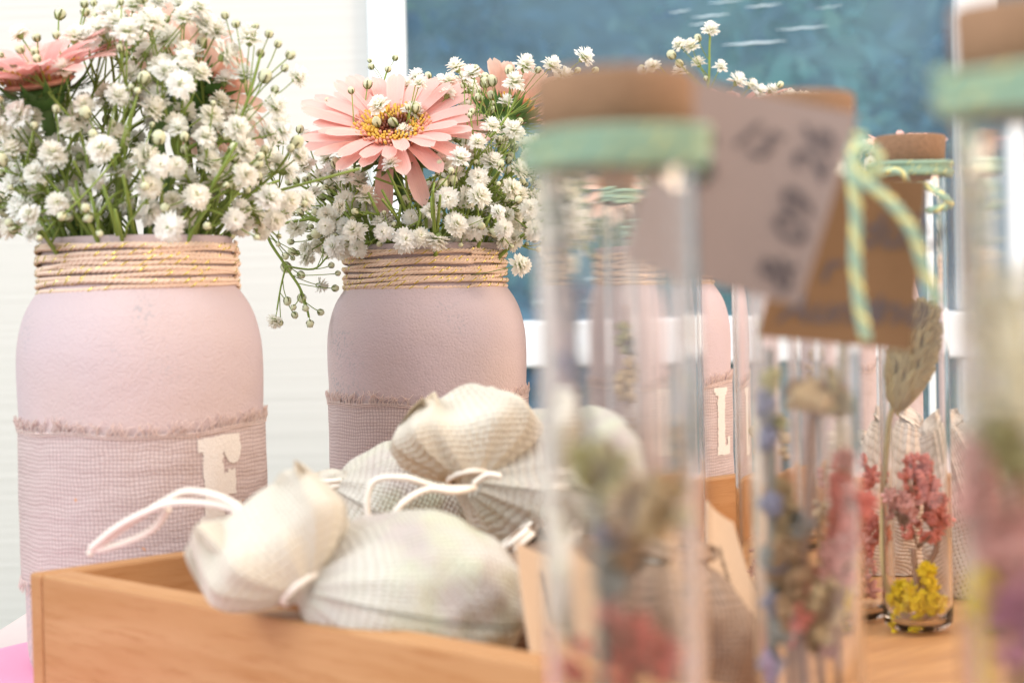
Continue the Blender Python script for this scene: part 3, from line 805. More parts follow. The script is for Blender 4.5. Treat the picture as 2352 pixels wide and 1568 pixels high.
gerbera(at(1690, 265, .96), (.0, -.1, .99), .0330, 'pink gerbera mostly hidden behind the grey card tag', 'petal_pink', 2, 20, .5, .4, .36, 7, stemoff=V(.01, 0, 0))
gerbera(at(2070, 362, 1.08), (.0, -.2, .95), .030, 'pink gerbera over the corks beside the window frame', 'petal_pink', 3, 20, .5, .4, .36, 8)
# extra bare stems in the mouths
def mouth_stems(idx, n, lab, seed):
    J = jars[idx][1]; r = random.Random(seed); root = thing('stem_bunch', J + V(0, 0, -.03), lab, 'flower stems'); m = MB()
    for i in range(n):
        a = r.uniform(0, 2 * PI); q = r.uniform(.2, 1) ** .5 * .029; s = V(q * math.cos(a), q * math.sin(a), 0)
        out = V(math.cos(a), math.sin(a), 0) * r.uniform(.0, .035) + V(r.gauss(0, .008), r.gauss(0, .008), 0)
        h = r.uniform(.04, .065); m.tube(bez(s, s + V(0, 0, h * .5), s + out + V(0, 0, h), 6), [.0013, .0012, .0011, .001, .0008, .0006], 5)
        if r.random() < .5:
            t = s + out * .5 + V(0, 0, h * .7); m.tube(bez(t, t + V(r.gauss(0, .01), r.gauss(0, .01), .01), t + V(r.gauss(0, .018), r.gauss(0, .018), .022), 4), .0006, 4)
    m.build('stems', M['stem'], root)
for i, n, l in ((0, 70, 'bundle of thin green stems rising from the leftmost jar'), (1, 60, 'bundle of thin green stems rising from the second jar'), (2, 25, 'green stems rising from the jar painted with letter L')): mouth_stems(i, n, l, 50 + i)

# ------------------------------------------------------------------ cotton pouches
def pouch(c, rad, neck, tip, hw, label, mat='muslin', cords=(), seed=0, wdir=None, pleat=.10, flare=1.0, fold=.25, thick=.35, ef=.8, foldz=None, group=None, nk=.20, string=True):
    """body ellipsoid centred at c, gathered at neck, then a flared frill reaching tip with half width hw"""
    rs = random.Random(seed); root = thing('drawstring_pouch', V(c.x, c.y, c.z - rad[2]), label, 'pouch', group or 'drawstring pouches heaped in the wooden box')
    axis = (neck - c).normalized(); Rm = frame_to(axis).to_3x3()
    nu = 96; nv1 = 34; m = MB(); P = []; U = []; F = []
    Ln = (neck - c).length
    rmean = sum(rad) / 3
    inv = Matrix.Diagonal((1 / rad[0], 1 / rad[1], 1 / rad[2]))
    def bodypt(th, ph):
        d = Rm @ V(math.sin(th) * math.cos(ph), math.sin(th) * math.sin(ph), math.cos(th))
        q = (inv @ d).length; return c + d / q
    sN = V(seed * 1.7, 2.0, 3.1)
    for j in range(nv1):          # body, from far pole to neck
        t = j / (nv1 - 1); th = PI - t * (PI - .30)
        for i in range(nu):
            ph = 2 * PI * i / nu; p = bodypt(th, ph)
            gath = max(0, (t - .55) / .45) ** 1.6
            p = p + (neck - p) * 0
            r_ = 1 + .11 * noise.noise(p * 55 + sN) + .07 * noise.noise(p * 130 + sN) - pleat * gath * abs(math.sin(ph * 6.5 + 2 * noise.noise(V(ph, seed, 0))))
            q = c + (p - c) * r_
            # draw the top in towards the neck
            nkp = neck + Rm @ V(math.cos(ph), math.sin(ph), 0) * rmean * nk * (1 - .25 * abs(math.sin(ph * 6.5)))
            k = max(0, (t - .72) / .28); k = k * k * (3 - 2 * k)
            q = q.lerp(nkp, k); q.z = max(q.z, FZ + .0005)
            P.append(q); U.append((ph * rmean, t * rmean * 3)); F.append(1 - .9 * max(0, (t - .7) / .3))
    fa = (tip - neck); L = fa.length; fa.normalize()
    w = (V(*wdir) if wdir else fa.cross(V(0, 1, 0))); w = (w - fa * w.dot(fa)).normalized(); h = fa.cross(w)
    nv2 = 22
    for j in range(1, nv2 + 1):   # frill
        t = j / nv2; 
        for i in range(nu):
            ph = 2 * PI * i / nu
            g_ = math.sin(min(1, t / .42) * PI / 2); e_ = max(0, (t - .42) / .58)
            a = rmean * nk + (hw - rmean * nk) * g_ * (1 - (1 - ef) * e_ ** 1.3)
            b_ = (rmean * nk + (hw * thick - rmean * nk) * g_) * (1 - .82 * e_ ** 1.5)
            cs, sn = math.cos(ph), math.sin(ph)
            sq = abs(cs) ** .8 * (1 if cs > 0 else -1)
            pl = 1 - (pleat * 1.5 * (1 - t) ** 1.6 + .01) * abs(math.sin(ph * 6.5))
            off = w * sq * a * pl + h * sn * b_ * pl
            arc = L * t * (1 - fold * t * abs(sq) ** 1.5)
            wob = h * (.14 * hw * math.sin(sq * 3.3 + seed) * t * 2.0) + h * noise.noise(V(cs * 2, sn * 2 + t * 2, seed)) * hw * .55 * t
            droop = V(0, 0, -1) * (foldz or 0) * (max(0, t - .3) ** 2)
            P.append(neck + fa * arc + off + wob + droop); U.append((ph * rmean, (rmean * 3 + t * L))); F.append(0.0)
    for j, (s, dz) in enumerate(((.93, -.002), (.85, -.012))):   # turned hem inside the mouth
        for i in range(nu):
            q = V(*P[(nv1 + nv2 - 1) * nu + i]); ce = neck + fa * L
            P.append(ce + (q - ce) * s + fa * dz); U.append((2 * PI * i / nu * rmean, rmean * 3 + L - dz)); F.append(0.0)
    m.fl = F; m.grid(P, nu, nv1 + nv2 + 2, 0, True, U)
    m.v = [tuple(V(*p) - root.location) for p in m.v]
    o = m.build('fabric_bag', M[mat], root)
    o.modifiers.new('s', 'SUBSURF').levels = 1; o.modifiers['s'].render_levels = 1
    # knotted string round the neck
    k = MB()
    for q in range(2 if string else 0):
        pts = [neck + fa * (.001 + .002 * q) + (w * math.cos(a) + h * math.sin(a)) * rmean * (nk + .02) for a in [2 * PI * i / 24 for i in range(25)]]
        k.tube([p - root.location for p in pts], .0011, 6, 0, False)
    for line in cords:
        cm = catmull(line, 8); k.tube([p - root.location for p in cm], .00105, 8)
        e = cm[-1] - root.location; 
    if k.v: k.build('drawstring', M['cord'], root)
    return root
T = at
# front pouch
pouch(T(940, 1385, .485), (.033, .030, .026), T(700, 1358, .472), T(552, 1150, .482), .0240, 'large cream drawstring pouch lying against the front board, frilled mouth to the left', seed=1,
      wdir=(.80, .1, .60), thick=.72, fold=.12, ef=.80,
      cords=[[T(690, 1340, .47), T(600, 1250, .485), T(540, 1160, .50), T(440, 1128, .51), T(380, 1150, .515), T(300, 1200, .52), T(215, 1262, .525), T(200, 1275, .525)],
             [T(690, 1340, .47), T(620, 1230, .49), T(560, 1185, .50), T(500, 1160, .505), T(400, 1155, .51), T(330, 1178, .515), T(262, 1215, .52), T(205, 1262, .525)],
             [T(385, 1168, .515), T(350, 1215, .52), T(290, 1245, .523), T(222, 1265, .525)]])
# upper pouch, right of centre
pouch(T(1290, 1135, .60), (.0375, .030, .031), T(1080, 1105, .575), T(1048, 880, .590), .0275, 'cream drawstring pouch on top of the heap with a tall pointed frill', seed=2,
      wdir=(.9, .1, -.30), thick=.75, fold=.30, ef=.45,
      cords=[[T(1090, 1120, .565), T(1010, 1120, .555), T(930, 1098, .55), T(860, 1105, .55), T(842, 1160, .55), T(855, 1215, .55)],
             [T(1090, 1120, .565), T(1040, 1130, .55), T(980, 1125, .545), T(920, 1160, .54), T(888, 1215, .54)],
             [T(1090, 1110, .565), T(1120, 1090, .56), T(1150, 1095, .56)]])
pouch(T(905, 1190, .635), (.029, .025, .030), T(765, 1120, .63), T(762, 1075, .63), .0095, 'small cream mesh pouch behind the front one, purple contents showing through', seed=3, wdir=(1, 0, .1), thick=.6)
pouch(T(1330, 1110, .645), (.022, .020, .026), T(1330, 1020, .645), T(1330, 985, .645), .010, 'white pouch at the back of the heap, half hidden by the nearest tube', seed=7, wdir=(1, 0, .1), thick=.6)
# brown pouch at the right with tags, lower hidden ones carrying the heap
pouch(T(1565, 1500, .470), (.0215, .019, .030), T(1560, 1290, .475), T(1570, 1230, .475), .012, 'brown mesh pouch full of dried lavender standing behind the nearest glass tube', mat='muslin_brown', seed=4, wdir=(1, .2, .1), thick=.6)
pouch(T(1260, 1400, .545), (.030, .026, .026), T(1200, 1250, .545), T(1180, 1225, .545), .010, 'brownish pouch buried under the heap behind the light kraft card', mat='muslin_brown', seed=5, thick=.6)
pouch(inbox(.045, .215, .050), (.026, .026, .026), inbox(.045, .215, .076), inbox(.05, .20, .082), .010, 'cream pouch lying low at the back board of the box', seed=6, thick=.6)
# burlap ones right
bg = 'open jute pouches at the right'
pouch(T(2050, 1210, .72), (.0195, .019, .046), T(2080, 972, .72), T(2095, 935, .72), .008, 'jute mesh pouch between the glass tubes, left of its twin', mat='burlap', seed=8, wdir=(1, 0, 0), thick=.6, group=bg, nk=.35, string=False)
pouch(T(2262, 1240, .66), (.0225, .020, .045), T(2170, 985, .665), T(2150, 955, .665), .008, 'jute mesh pouch at the right edge behind the thickest tube', mat='burlap', seed=9, wdir=(1, 0, 0), thick=.6, group=bg, nk=.35, string=False)
pouch(T(2000, 1210, .84), (.020, .020, .042), T(2000, 1020, .84), T(2000, 985, .84), .008, 'pale jute pouch at the back board behind the tubes', mat='burlap', seed=10, wdir=(1, 0, 0), thick=.6, group=bg, nk=.35, string=False)

# ------------------------------------------------------------------ tags with handwriting
def card(corners, name, label, mat, lines=(), thick=.0006, bend=.0015, seed=0, texts=()):
    """corners TL,TR,BR,BL in world; lines: (u0,v0,u1,v1,size) strokes of script on the front"""
    TL, TR, BR, BL = corners; c0 = (TL + TR + BR + BL) / 4; root = thing(name, c0, label, 'tag')
    nx = ny = 14; n_ = (TR - TL).cross(BL - TL).normalized()
    if n_.y > 0: n_ = -n_
    def P(u, v, o=0): return (TL * (1 - u) + TR * u) * (1 - v) + (BL * (1 - u) + BR * u) * v + n_ * (o + bend * (4 * (u - .5) ** 2 + .5 * math.sin(v * 3 + seed))) - c0
    m = MB(); m.grid([P(i / (nx - 1), j / (ny - 1), 0) for j in range(ny) for i in range(nx)], nx, ny)
    m.grid([P(i / (nx - 1), j / (ny - 1), -thick) for j in range(ny) for i in range(nx)], nx, ny)
    rim = [(i / (nx - 1), 0) for i in range(nx)] + [(1, j / (ny - 1)) for j in range(1, ny)] + [(1 - i / (nx - 1), 1) for i in range(1, nx)] + [(0, 1 - j / (ny - 1)) for j in range(1, ny - 1)]
    m.grid([P(u, v, o) for o in (0, -thick) for u, v in rim], len(rim), 2, 0, True)
    m.build('card', M[mat], root)
    r = random.Random(seed + 9); wr = MB()
    W = (TR - TL).length; H = (BL - TL).length
    for (u0, v0, u1, v1, sz) in lines:   # looping cursive
        N = max(8, int(math.hypot((u1 - u0) * W, (v1 - v0) * H) / (sz * .7))) ; pts = []
        du, dv = (u1 - u0), (v1 - v0); l = math.hypot(du * W, dv * H); tx, ty = du * W / l, dv * H / l
        for i in range(N * 8):
            t = i / (N * 8 - 1); a = i / 8 * 2 * PI; amp = sz * (.5 + .5 * abs(noise.noise(V(i * .06, seed, 1))) * 2)
            x = u0 * W + tx * t * l + (-math.sin(a) * tx * .22 - math.cos(a) * (-ty)) * amp * .5
            y = v0 * H + ty * t * l + (-math.sin(a) * ty * .22 - math.cos(a) * tx) * amp * .5
            pts.append(P(min(.99, max(.01, x / W)), min(.99, max(.01, y / H)), .0003))
        wr.tube(pts, sz * .07, 4)
    for (txt, u, v, size, rot) in texts:
        cu = bpy.data.curves.new('lettering', 'FONT'); cu.body = txt; cu.size = size; cu.resolution_u = 3; cu.shear = .3; cu.offset = size * .012
        ob = bpy.data.objects.new('lettering', cu); C.objects.link(ob); dg = bpy.context.evaluated_depsgraph_get()
        me = ob.evaluated_get(dg).to_mesh(); vs = []
        for q in me.vertices:
            x = q.co.x * math.cos(rot) - q.co.y * math.sin(rot); y = q.co.x * math.sin(rot) + q.co.y * math.cos(rot)
            vs.append(P(u + x / W, v - y / H, .0003))
        fs = [tuple(p.vertices) for p in me.polygons]; ob.evaluated_get(dg).to_mesh_clear()
        bpy.data.objects.remove(ob); bpy.data.curves.remove(cu); wr.add(vs, fs)
    if lines or texts: wr.build('handwriting', M['ink'], root)
    return root
card((T(1562, 180, .292), T(1957, 268, .298), T(1832, 702, .294), T(1432, 598, .288)), 'gift_tag', 'greyish card tag hanging from the nearest large tube, handwriting on it', 'kraft_grey',
     [], seed=1, texts=[('& 09 26', .92, .97, .0088, PI / 2), ('15', .34, .27, .0078, -.3), ('S', .20, .58, .012, .5)])
card((T(1835, 395, .351), T(2120, 412, .356), T(2092, 806, .356), T(1738, 772, .351)), 'gift_tag', 'brown kraft tag behind the greyish one, darker handwriting across it', 'kraft',
     [], seed=2, texts=[('dulu', .50, .42, .0098, .05), ('and', .60, .86, .0088, .05), ('Aund', .10, .90, .0082, .08), ('r', .32, .64, .009, .1)])
card((T(1178, 1245, .455), T(1375, 1330, .47), T(1350, 1590, .46), T(1218, 1530, .452)), 'gift_tag', 'light kraft card standing beside the front pouch', 'kraft_light', [(.3, .15, .4, .55, .002), (.3, .65, .7, .8, .002)], seed=3)
card((T(1622, 1150, .49), T(1680, 1200, .50), T(1770, 1500, .50), T(1625, 1420, .49)), 'gift_tag', 'light kraft card leaning behind the tubes beside the brown pouch', 'kraft_light', [(.4, .3, .6, .8, .002)], seed=4)

# ------------------------------------------------------------------ glass tubes
TR_ = .012
def tube_glass(h, r):
    m = MB(); w = .0009
    w = .0010; p = [(0, 0), (r * .5, .0003), (r * .85, .0014), (r * .98, .0035), (r, .006), (r, .0075), (r, .009), (r, h - .0045), (r, h - .003), (r, h - .002), (r + .0005, h - .001), (r + .0002, h), (r - w, h), (r - w, h - .002), (r - w, h - .0035), (r - w, .012), (r - w, .010), (r - w, .008), (r * .8, .004), (r * .4, .0028), (0, .0026)]
    lathe(m, p, 64); return m.mesh('glass_tube', [M['glass']])
def cork_mesh(r, seed):
    m = MB(); random.seed(seed)
    p = [(0, -.0045), (r * .84, -.0045), (r * .88, -.004), (r * .91, 0), (r * .97, .0003), (r * 1.0, .0088), (r * .99, .0094), (r * .97, .0096), (0, .0096)]
    lathe(m, p, 48)
    m.v = [tuple(V(*q) * (1 + .006 * noise.noise(V(*q) * 700))) for q in m.v]
    return m.mesh('cork_stopper', [M['cork']])
CK = cork_mesh(TR_, 1); GH = .1605; TG = tube_glass(GH, TR_)
TWM = [twine_mesh(TR_ + .0010, .1562, 5, .00100, .00044, .0005, [M['mint'], M['mint_gold']], s, .0005, .9, .0040, 8) for s in (5, 6)]
tubes_group = 'corked glass tubes of dried flowers'
def tube_at(p, z, label, k=0, h=None, tails=(), r=None):
    root = thing('glass_vial', (p.x, p.y, z + .0004), label, 'glass tube', tubes_group); H = h or GH
    put(TG if not h else tube_glass(h, TR_), 'glass_tube', root)
    c = put(CK, 'cork_stopper', root, (0, 0, H)); c.rotation_euler = (.02 * (k % 3 - 1), .03 * (k % 2), k * 1.3)
    t = put(TWM[k % 2], 'twine_wrap', root, (0, 0, H - GH)); t.rotation_euler = (0, 0, k * 1.1)
    for i, line in enumerate(tails):
        m = MB(); cm = catmull(line, 10)
        for s in range(3):
            pts = []
            for j, q in enumerate(cm):
                a = j * .75 + s * 2.094; pts.append(q + V(math.cos(a) * .0007, math.sin(a) * .0003, math.sin(a) * .0006) - root.location)
            m.tube(pts, .0008, 5, 0 if s < 2 else 1)
        m.build('twine_tail', [M['mint'], M['mint_gold']], root)
    return root
PA, PB, PC, PD = T(1425, 900, .254), T(1848, 900, .374), T(2100, 900, .588), T(2420, 900, .219)
PE, PG, PH, PF = T(1437, 900, .700), T(1862, 900, .79), T(1962, 900, .612), T(1553, 900, .735)
BT = FZ
tube_at(PA, 0, 'large corked glass tube in the middle, in front of the greyish tag', 0, h=.1635)
tube_at(PB, BT, 'corked glass tube with mint twine tails hanging over the brown kraft tag', 1, h=.150,
        tails=[[T(1975, 330, .347), T(1955, 380, .343), T(1965, 480, .342), T(1965, 600, .342), T(1975, 700, .342), T(1990, 775, .342)],
               [T(1975, 330, .347), T(1970, 400, .343), T(2040, 460, .342), T(2095, 530, .342), T(2120, 610, .343), T(2150, 690, .344)],
               [T(1950, 350, .347), T(1985, 335, .344), T(2015, 360, .344), T(2010, 400, .345), T(1975, 395, .345)]])
tube_at(PC, BT, 'corked glass tube holding yellow and coral dried flowers, right of the kraft tag', 2, h=.1605,
        tails=[[T(2110, 420, .572), T(2150, 440, .568), T(2180, 470, .568), T(2130, 485, .572)], [T(2110, 470, .570), T(2070, 400, .568), T(2030, 395, .568)]])
tube_at(PD, 0, 'largest looking corked glass tube, cut off by the right edge of the picture', 3, h=.1668)
tube_at(PE, BT, 'slim corked glass tube standing in the box, seen through the nearest tube', 4)
tube_at(PF, BT, 'slim empty looking glass tube in the box, left of the jar painted L', 6, h=.150)
tube_at(PG, BT, 'corked glass tube far back in the box behind the tags', 5, h=.150)
PI_, PJ = T(1515, 900, .80), T(1757, 900, .66)
tube_at(PI_, BT, 'slim tube farthest back of the three before the jar painted L', 8, h=.150)
tube_at(PJ, BT, 'slim corked tube under the grey tag, right of the jar painted L', 9, h=.150)
tube_at(PH, BT, 'slim corked glass tube left of the one with yellow flowers', 7, h=.150)

# ------------------------------------------------------------------ dried flowers in the tubes
def dried(name, label, base, stems, clusters, parts_mat, stem_mat='drystem', seed=0, sr=.0008, group=None, sc=1.0):
    sr *= sc; clusters = [(c, [q * sc for q in sp], n, sz * sc, mt, nm, sh) for (c, sp, n, sz, mt, nm, sh) in clusters]
    """stems: list of polylines; clusters: list of (centre, spread(x,y,z), count, blob size, mat, part name, shape)"""
    r = random.Random(seed); random.seed(seed + 5)
    root = thing(name, base, label, 'dried flower', group); m = MB()
    for l in stems: cm = catmull(l, 6); m.tube([p - base for p in cm], sr, 6)
    for (c, sp, n, sz, mat, nm, shape) in clusters:
        h = MB()
        for i in range(n):
            d = V(r.gauss(0, .5), r.gauss(0, .4), r.gauss(0, .5)); 
            if d.length > 1: d.normalize()
            p = c + V(d.x * sp[0], d.y * sp[1], d.z * sp[2])
            s = sz * r.uniform(.6, 1.25); rot = frame_to((r.gauss(0, 1), r.gauss(0, 1), r.gauss(.6, 1)))
            if shape == 'bud': h.blob(p - base, s * .6, s * .6, s, rot, 7, 5, .12)
            elif shape == 'floret':
                for q in range(6):
                    dd = rot @ V(math.cos(q * 1.05) * .8, math.sin(q * 1.05) * .8, .7)
                    h.blob(p + dd * s * .55 - base, s * .28, s * .28, s * .6, frame_to(dd), 5, 4)
            elif shape == 'ball': h.blob(p - base, s, s, s * .85, rot, 9, 6, .06)
            if shape != 'floret' and i % 2 == 0:
                m.tube([p - base, c - V(0, 0, sp[2] * 1.2) - base], sr * .4, 4)
            elif shape == 'floret' and i % 4 == 0:
                m.tube([p - base, c - V(0, 0, sp[2] * 1.3) - base], sr * .4, 4)
        h.build(nm, M[mat], root)
    m.build('stem', M[stem_mat], root)
    return root
def px(P0, x, y, dy=0): return T(x, y, P0.y + dy)
# tube A
b0 = V(PA.x, PA.y, 0 + .004)
dried('lavender_stalk', 'bluish grey lavender stalk in the nearest tube', b0 + V(-.004, 0, 0), [[b0 + V(-.004, 0, 0), px(PA, 1380, 1300), px(PA, 1335, 900), px(PA, 1300, 700), px(PA, 1285, 430)]],
      [(px(PA, 1318, 830), (.0014, .002, .005), 9, .0022, 'lav', 'flower_spike', 'bud'), (px(PA, 1330, 700), (.0012, .002, .004), 6, .0018, 'lav', 'flower_spike', 'bud'),
       (px(PA, 1400, 1310), (.004, .004, .007), 16, .0026, 'lavgrey', 'flower_spike', 'bud'), (px(PA, 1420, 1230), (.004, .004, .005), 10, .0026, 'lav', 'flower_spike', 'bud')], None, 'lavgrey', 1, .0011, sc=0.69)
dried('seed_head_stalk', 'olive tan seed heads clustered halfway up the nearest tube', b0 + V(.003, 0, 0), [[b0, px(PA, 1450, 1400), px(PA, 1440, 1120), px(PA, 1400, 1000)], [px(PA, 1450, 1300), px(PA, 1520, 1200), px(PA, 1570, 1170)]],
      [(px(PA, 1370, 1070), (.006, .006, .006), 26, .0022, 'olive', 'seed_head', 'ball'), (px(PA, 1490, 1150), (.008, .007, .007), 40, .0021, 'tan', 'seed_head', 'ball'),
       (px(PA, 1450, 1230), (.006, .006, .005), 18, .0020, 'brownseed', 'seed_head', 'ball'), (px(PA, 1560, 1175), (.003, .004, .003), 8, .0024, 'olive', 'seed_head', 'ball')], None, 'drystem', 2, sc=0.69)
dried('coral_flower_stalk', 'coral red dried flower at the foot of the nearest tube', b0 + V(0, .004, 0), [[b0 + V(0, .004, 0), px(PA, 1450, 1560), px(PA, 1440, 1470)]],
      [(px(PA, 1450, 1510), (.0085, .006, .007), 34, .0028, 'coral', 'flower_head', 'floret'), (px(PA, 1330, 1540), (.003, .004, .004), 8, .0026, 'coral', 'flower_head', 'floret'), (px(PA, 1410, 1420), (.003, .003, .006), 8, .0024, 'rose', 'flower_head', 'floret')], None, 'drystem', 3, sc=0.69)
# tube B
b1 = V(PB.x, PB.y, BT + .004)
dried('lavender_stalk', 'long violet grey lavender stalk along the left wall of the tube under the kraft tag', b1 + V(-.0075, 0, 0), [[b1 + V(-.0075, 0, 0), px(PB, 1775, 1400), px(PB, 1772, 1100), px(PB, 1768, 800)]],
      [(px(PB, 1768 + q, y), (.0018, .003, .0026), n, .0028, mt, 'flower_spike', 'bud') for q, y, n, mt in ((-8, 930, 6, 'lav'), (10, 870, 4, 'olive'), (20, 975, 4, 'olive'), (-5, 1010, 6, 'lav'), (0, 1165, 9, 'lav'), (5, 1270, 7, 'lavgrey'), (15, 1290, 4, 'lav'), (10, 1385, 7, 'lav'), (5, 1530, 8, 'lav'), (20, 1450, 4, 'lavgrey'))], None, 'lavgrey', 4, .0011, sc=0.91)
dried('seed_head_stalk', 'tan star shaped seed heads just under the kraft tag', b1, [[b1, px(PB, 1845, 1400), px(PB, 1858, 1150), px(PB, 1868, 960)], [px(PB, 1866, 960), px(PB, 1920, 900), px(PB, 1940, 880)]],
      [(px(PB, 1868, 915), (.0062, .006, .003), 24, .0024, 'tan', 'seed_head', 'ball'), (px(PB, 1925, 905), (.004, .004, .005), 12, .0028, 'grasshead', 'seed_head', 'bud'), (px(PB, 1850, 890), (.006, .005, .002), 12, .0018, 'brownseed', 'seed_head', 'ball'),
       (px(PB, 1830, 1370), (.006, .006, .009), 26, .0022, 'brownseed', 'seed_head', 'ball'), (px(PB, 1905, 1350), (.004, .005, .009), 16, .0022, 'tan', 'seed_head', 'ball'), (px(PB, 1800, 1260), (.004, .005, .004), 10, .0022, 'brownseed', 'seed_head', 'ball')], None, 'drystem', 5, .0013, sc=0.91)
dried('coral_flower_stalk', 'tall coral plume along the right wall of the tube behind the kraft tag', b1 + V(.006, 0, 0), [[b1 + V(.006, 0, 0), px(PB, 1930, 1400), px(PB, 1945, 1200), px(PB, 1940, 1050)]],
      [(px(PB, 1948, 1180), (.004, .006, .010), 34, .0030, 'coral', 'flower_head', 'floret'), (px(PB, 1940, 1290), (.004, .006, .006), 20, .0030, 'rose', 'flower_head', 'floret'), (px(PB, 1945, 1080), (.002, .004, .004), 8, .0022, 'rose', 'flower_head', 'floret'), (px(PB, 1830, 1430), (.003, .004, .004), 8, .0028, 'coral', 'flower_head', 'floret')], None, 'drystem', 6, sc=0.91)
# tube C
bj = V(PJ.x, PJ.y, BT + .004)
dried('brown_seed_stalk', 'brown seed stalk in the slim tube under the grey tag', bj, [[bj, px(PJ, 1760, 1350), px(PJ, 1754, 1000)], [bj + V(.003, 0, 0), px(PJ, 1773, 1300), px(PJ, 1776, 1080)]],
      [(px(PJ, 1754, 1010), (.004, .004, .010), 22, .0020, 'tan', 'seed_head', 'ball'), (px(PJ, 1773, 1180), (.004, .004, .010), 18, .0020, 'brownseed', 'seed_head', 'ball'), (px(PJ, 1748, 1300), (.004, .004, .009), 16, .0024, 'rose', 'flower_head', 'floret')], None, 'drystem', 21)
for q, (x, y, mt, sp) in enumerate(((1800, 1180, 'tan', 'seed_head'), (1815, 1300, 'brownseed', 'seed_head'), (1880, 1420, 'tan', 'seed_head'))):
    dried('mixed_seed_stalk', ['tan seeds', 'brown seeds', 'pale seeds'][q] + ' mixed low among the stems in the tube behind the kraft tag, ' + ['uppermost', 'middle', 'lowest'][q], b1 + V(-.003 + .004 * q, .003, 0), [[b1 + V(-.003 + .004 * q, .003, 0), px(PB, x, y + 40, .003)]],
      [(px(PB, x, y, .003), (.004, .004, .007), 24, .0019, mt, sp, 'ball'), (px(PB, x + 25, y + 40, .002), (.003, .003, .004), 9, .0026, ['lavgrey', 'coral', 'rose'][q], 'flower_head', 'floret')], None, 'drystem', 30 + q)
b2 = V(PC.x, PC.y, BT + .004); bh = V(PH.x, PH.y, BT + .004)
dried('yellow_flower_stalk', 'bright yellow dried flower cluster with forked yellow stem', b2, [[b2 + V(-.001, 0, 0), px(PC, 2085, 1500), px(PC, 2120, 1400)], [px(PC, 2055, 1500), px(PC, 2062, 1400)], [px(PC, 2098, 1470), px(PC, 2140, 1370), px(PC, 2150, 1330)]],
      [(px(PC, 2088, 1372), (.0048, .0045, .0036), 110, .0016, 'yellow', 'flower_head', 'floret'), (px(PC, 2142, 1385), (.0036, .004, .0042), 90, .0016, 'yellow', 'flower_head', 'floret'), (px(PC, 2130, 1322), (.002, .003, .003), 40, .0016, 'yellow', 'flower_head', 'floret')], None, 'yellow', 7, .0009, sc=1.3)
dried('coral_flower_stalk', 'coral pink dried flower above the yellow one', b2 + V(.004, .003, 0), [[b2 + V(.004, .003, 0), px(PC, 2110, 1350), px(PC, 2100, 1260)], [px(PC, 2110, 1330), px(PC, 2150, 1270), px(PC, 2155, 1230)], [b2 + V(.006, 0, 0), px(PC, 2113, 1500), px(PC, 2113, 1440)]],
      [(px(PC, 2110, 1100), (.0042, .005, .0060), 34, .0022, 'coral', 'flower_head', 'floret'), (px(PC, 2075, 1165), (.0042, .005, .0050), 26, .0022, 'rose', 'flower_head', 'floret'), (px(PC, 2150, 1175), (.0036, .005, .0050), 24, .0022, 'coral', 'flower_head', 'floret'), (px(PC, 2110, 1215), (.005, .005, .004), 16, .0020, 'coral', 'flower_head', 'floret')], None, 'drystem', 8, sc=1.3)
dried('brown_seed_stalk', 'thin stalk with small brown capsules in the slim tube left of the yellow flowers', bh, [[bh, px(PH, 1925, 1350), px(PH, 1905, 1150)]],
      [(px(PH, 1905, 1175), (.003, .003, .004), 10, .0016, 'tan', 'seed_head', 'ball'), (px(PH, 1985, 1180), (.004, .005, .014), 40, .0030, 'coral', 'flower_head', 'floret'), (px(PH, 1975, 1300), (.005, .005, .008), 24, .0030, 'rose', 'flower_head', 'floret'), (px(PH, 1900, 1440), (.004, .005, .008), 24, .0022, 'tan', 'seed_head', 'ball'), (px(PH, 1935, 1330), (.004, .004, .008), 14, .0018, 'brownseed', 'seed_head', 'ball'), (px(PH, 1910, 1080), (.0015, .003, .004), 8, .0012, 'rose', 'seed_head', 'ball')], None, 'drystem', 9, .0006, sc=1.3)
def grass_head(name, label, stem, c, axis, L, R, mat, n, fuzz, seed, base, hl=.004, hr=.00018):
    r = random.Random(seed); root = thing(name, base, label, 'dried grass'); ax = axis.normalized(); Rm = frame_to(ax); m = MB()
    m.tube([p - base for p in catmull(stem, 6)], .0009, 6); m.build('stem', M['grasshead'], root)
    h = MB()
    for i in range(n):
        t = r.uniform(-1, 1); rr_ = R * math.sqrt(max(0, 1 - t * t)) ; a = r.uniform(0, 2 * PI)
        p = c + ax * t * L * .5 + Rm @ V(math.cos(a), math.sin(a), 0) * rr_ * (.85 if not fuzz else .5)
        d = (ax * (.9 if not fuzz else .45) + Rm @ V(math.cos(a), math.sin(a), 0) * (.45 if not fuzz else .9)).normalized()
        if fuzz:
            l = hl * r.uniform(.6, 1.4); q = V(r.gauss(0, .15), r.gauss(0, .15), r.gauss(0, .15))
            h.tube([p - base, p + d * l * .5 - base, p + (d + q) * l - base], [hr, hr * .8, hr * .3], 3, 0, False)
        else: k_ = r.uniform(.6, 1.3); h.blob(p + d * R * r.uniform(-.05, .22) - base, R * .10 * k_, R * .10 * k_, R * .40 * k_, frame_to(d + V(r.gauss(0, .12), r.gauss(0, .12), 0)), 5, 4)
    h.blob(c - base, R * (.35 if fuzz else .8), R * (.35 if fuzz else .8), L * .42, Rm, 12, 8)
    h.build('grass_head', M[mat], root)
grass_head('canary_grass', 'tan green oval grass head in the tube right of the kraft tag', [b2 + V(-.004, 0, 0), px(PC, 2030, 1300), px(PC, 2040, 1000), px(PC, 2055, 935)], px(PC, 2093, 822), px(PC, 2118, 720) - px(PC, 2062, 930), .0345, .0080, 'grasshead', 900, False, 1, b2 + V(-.004, 0, 0))
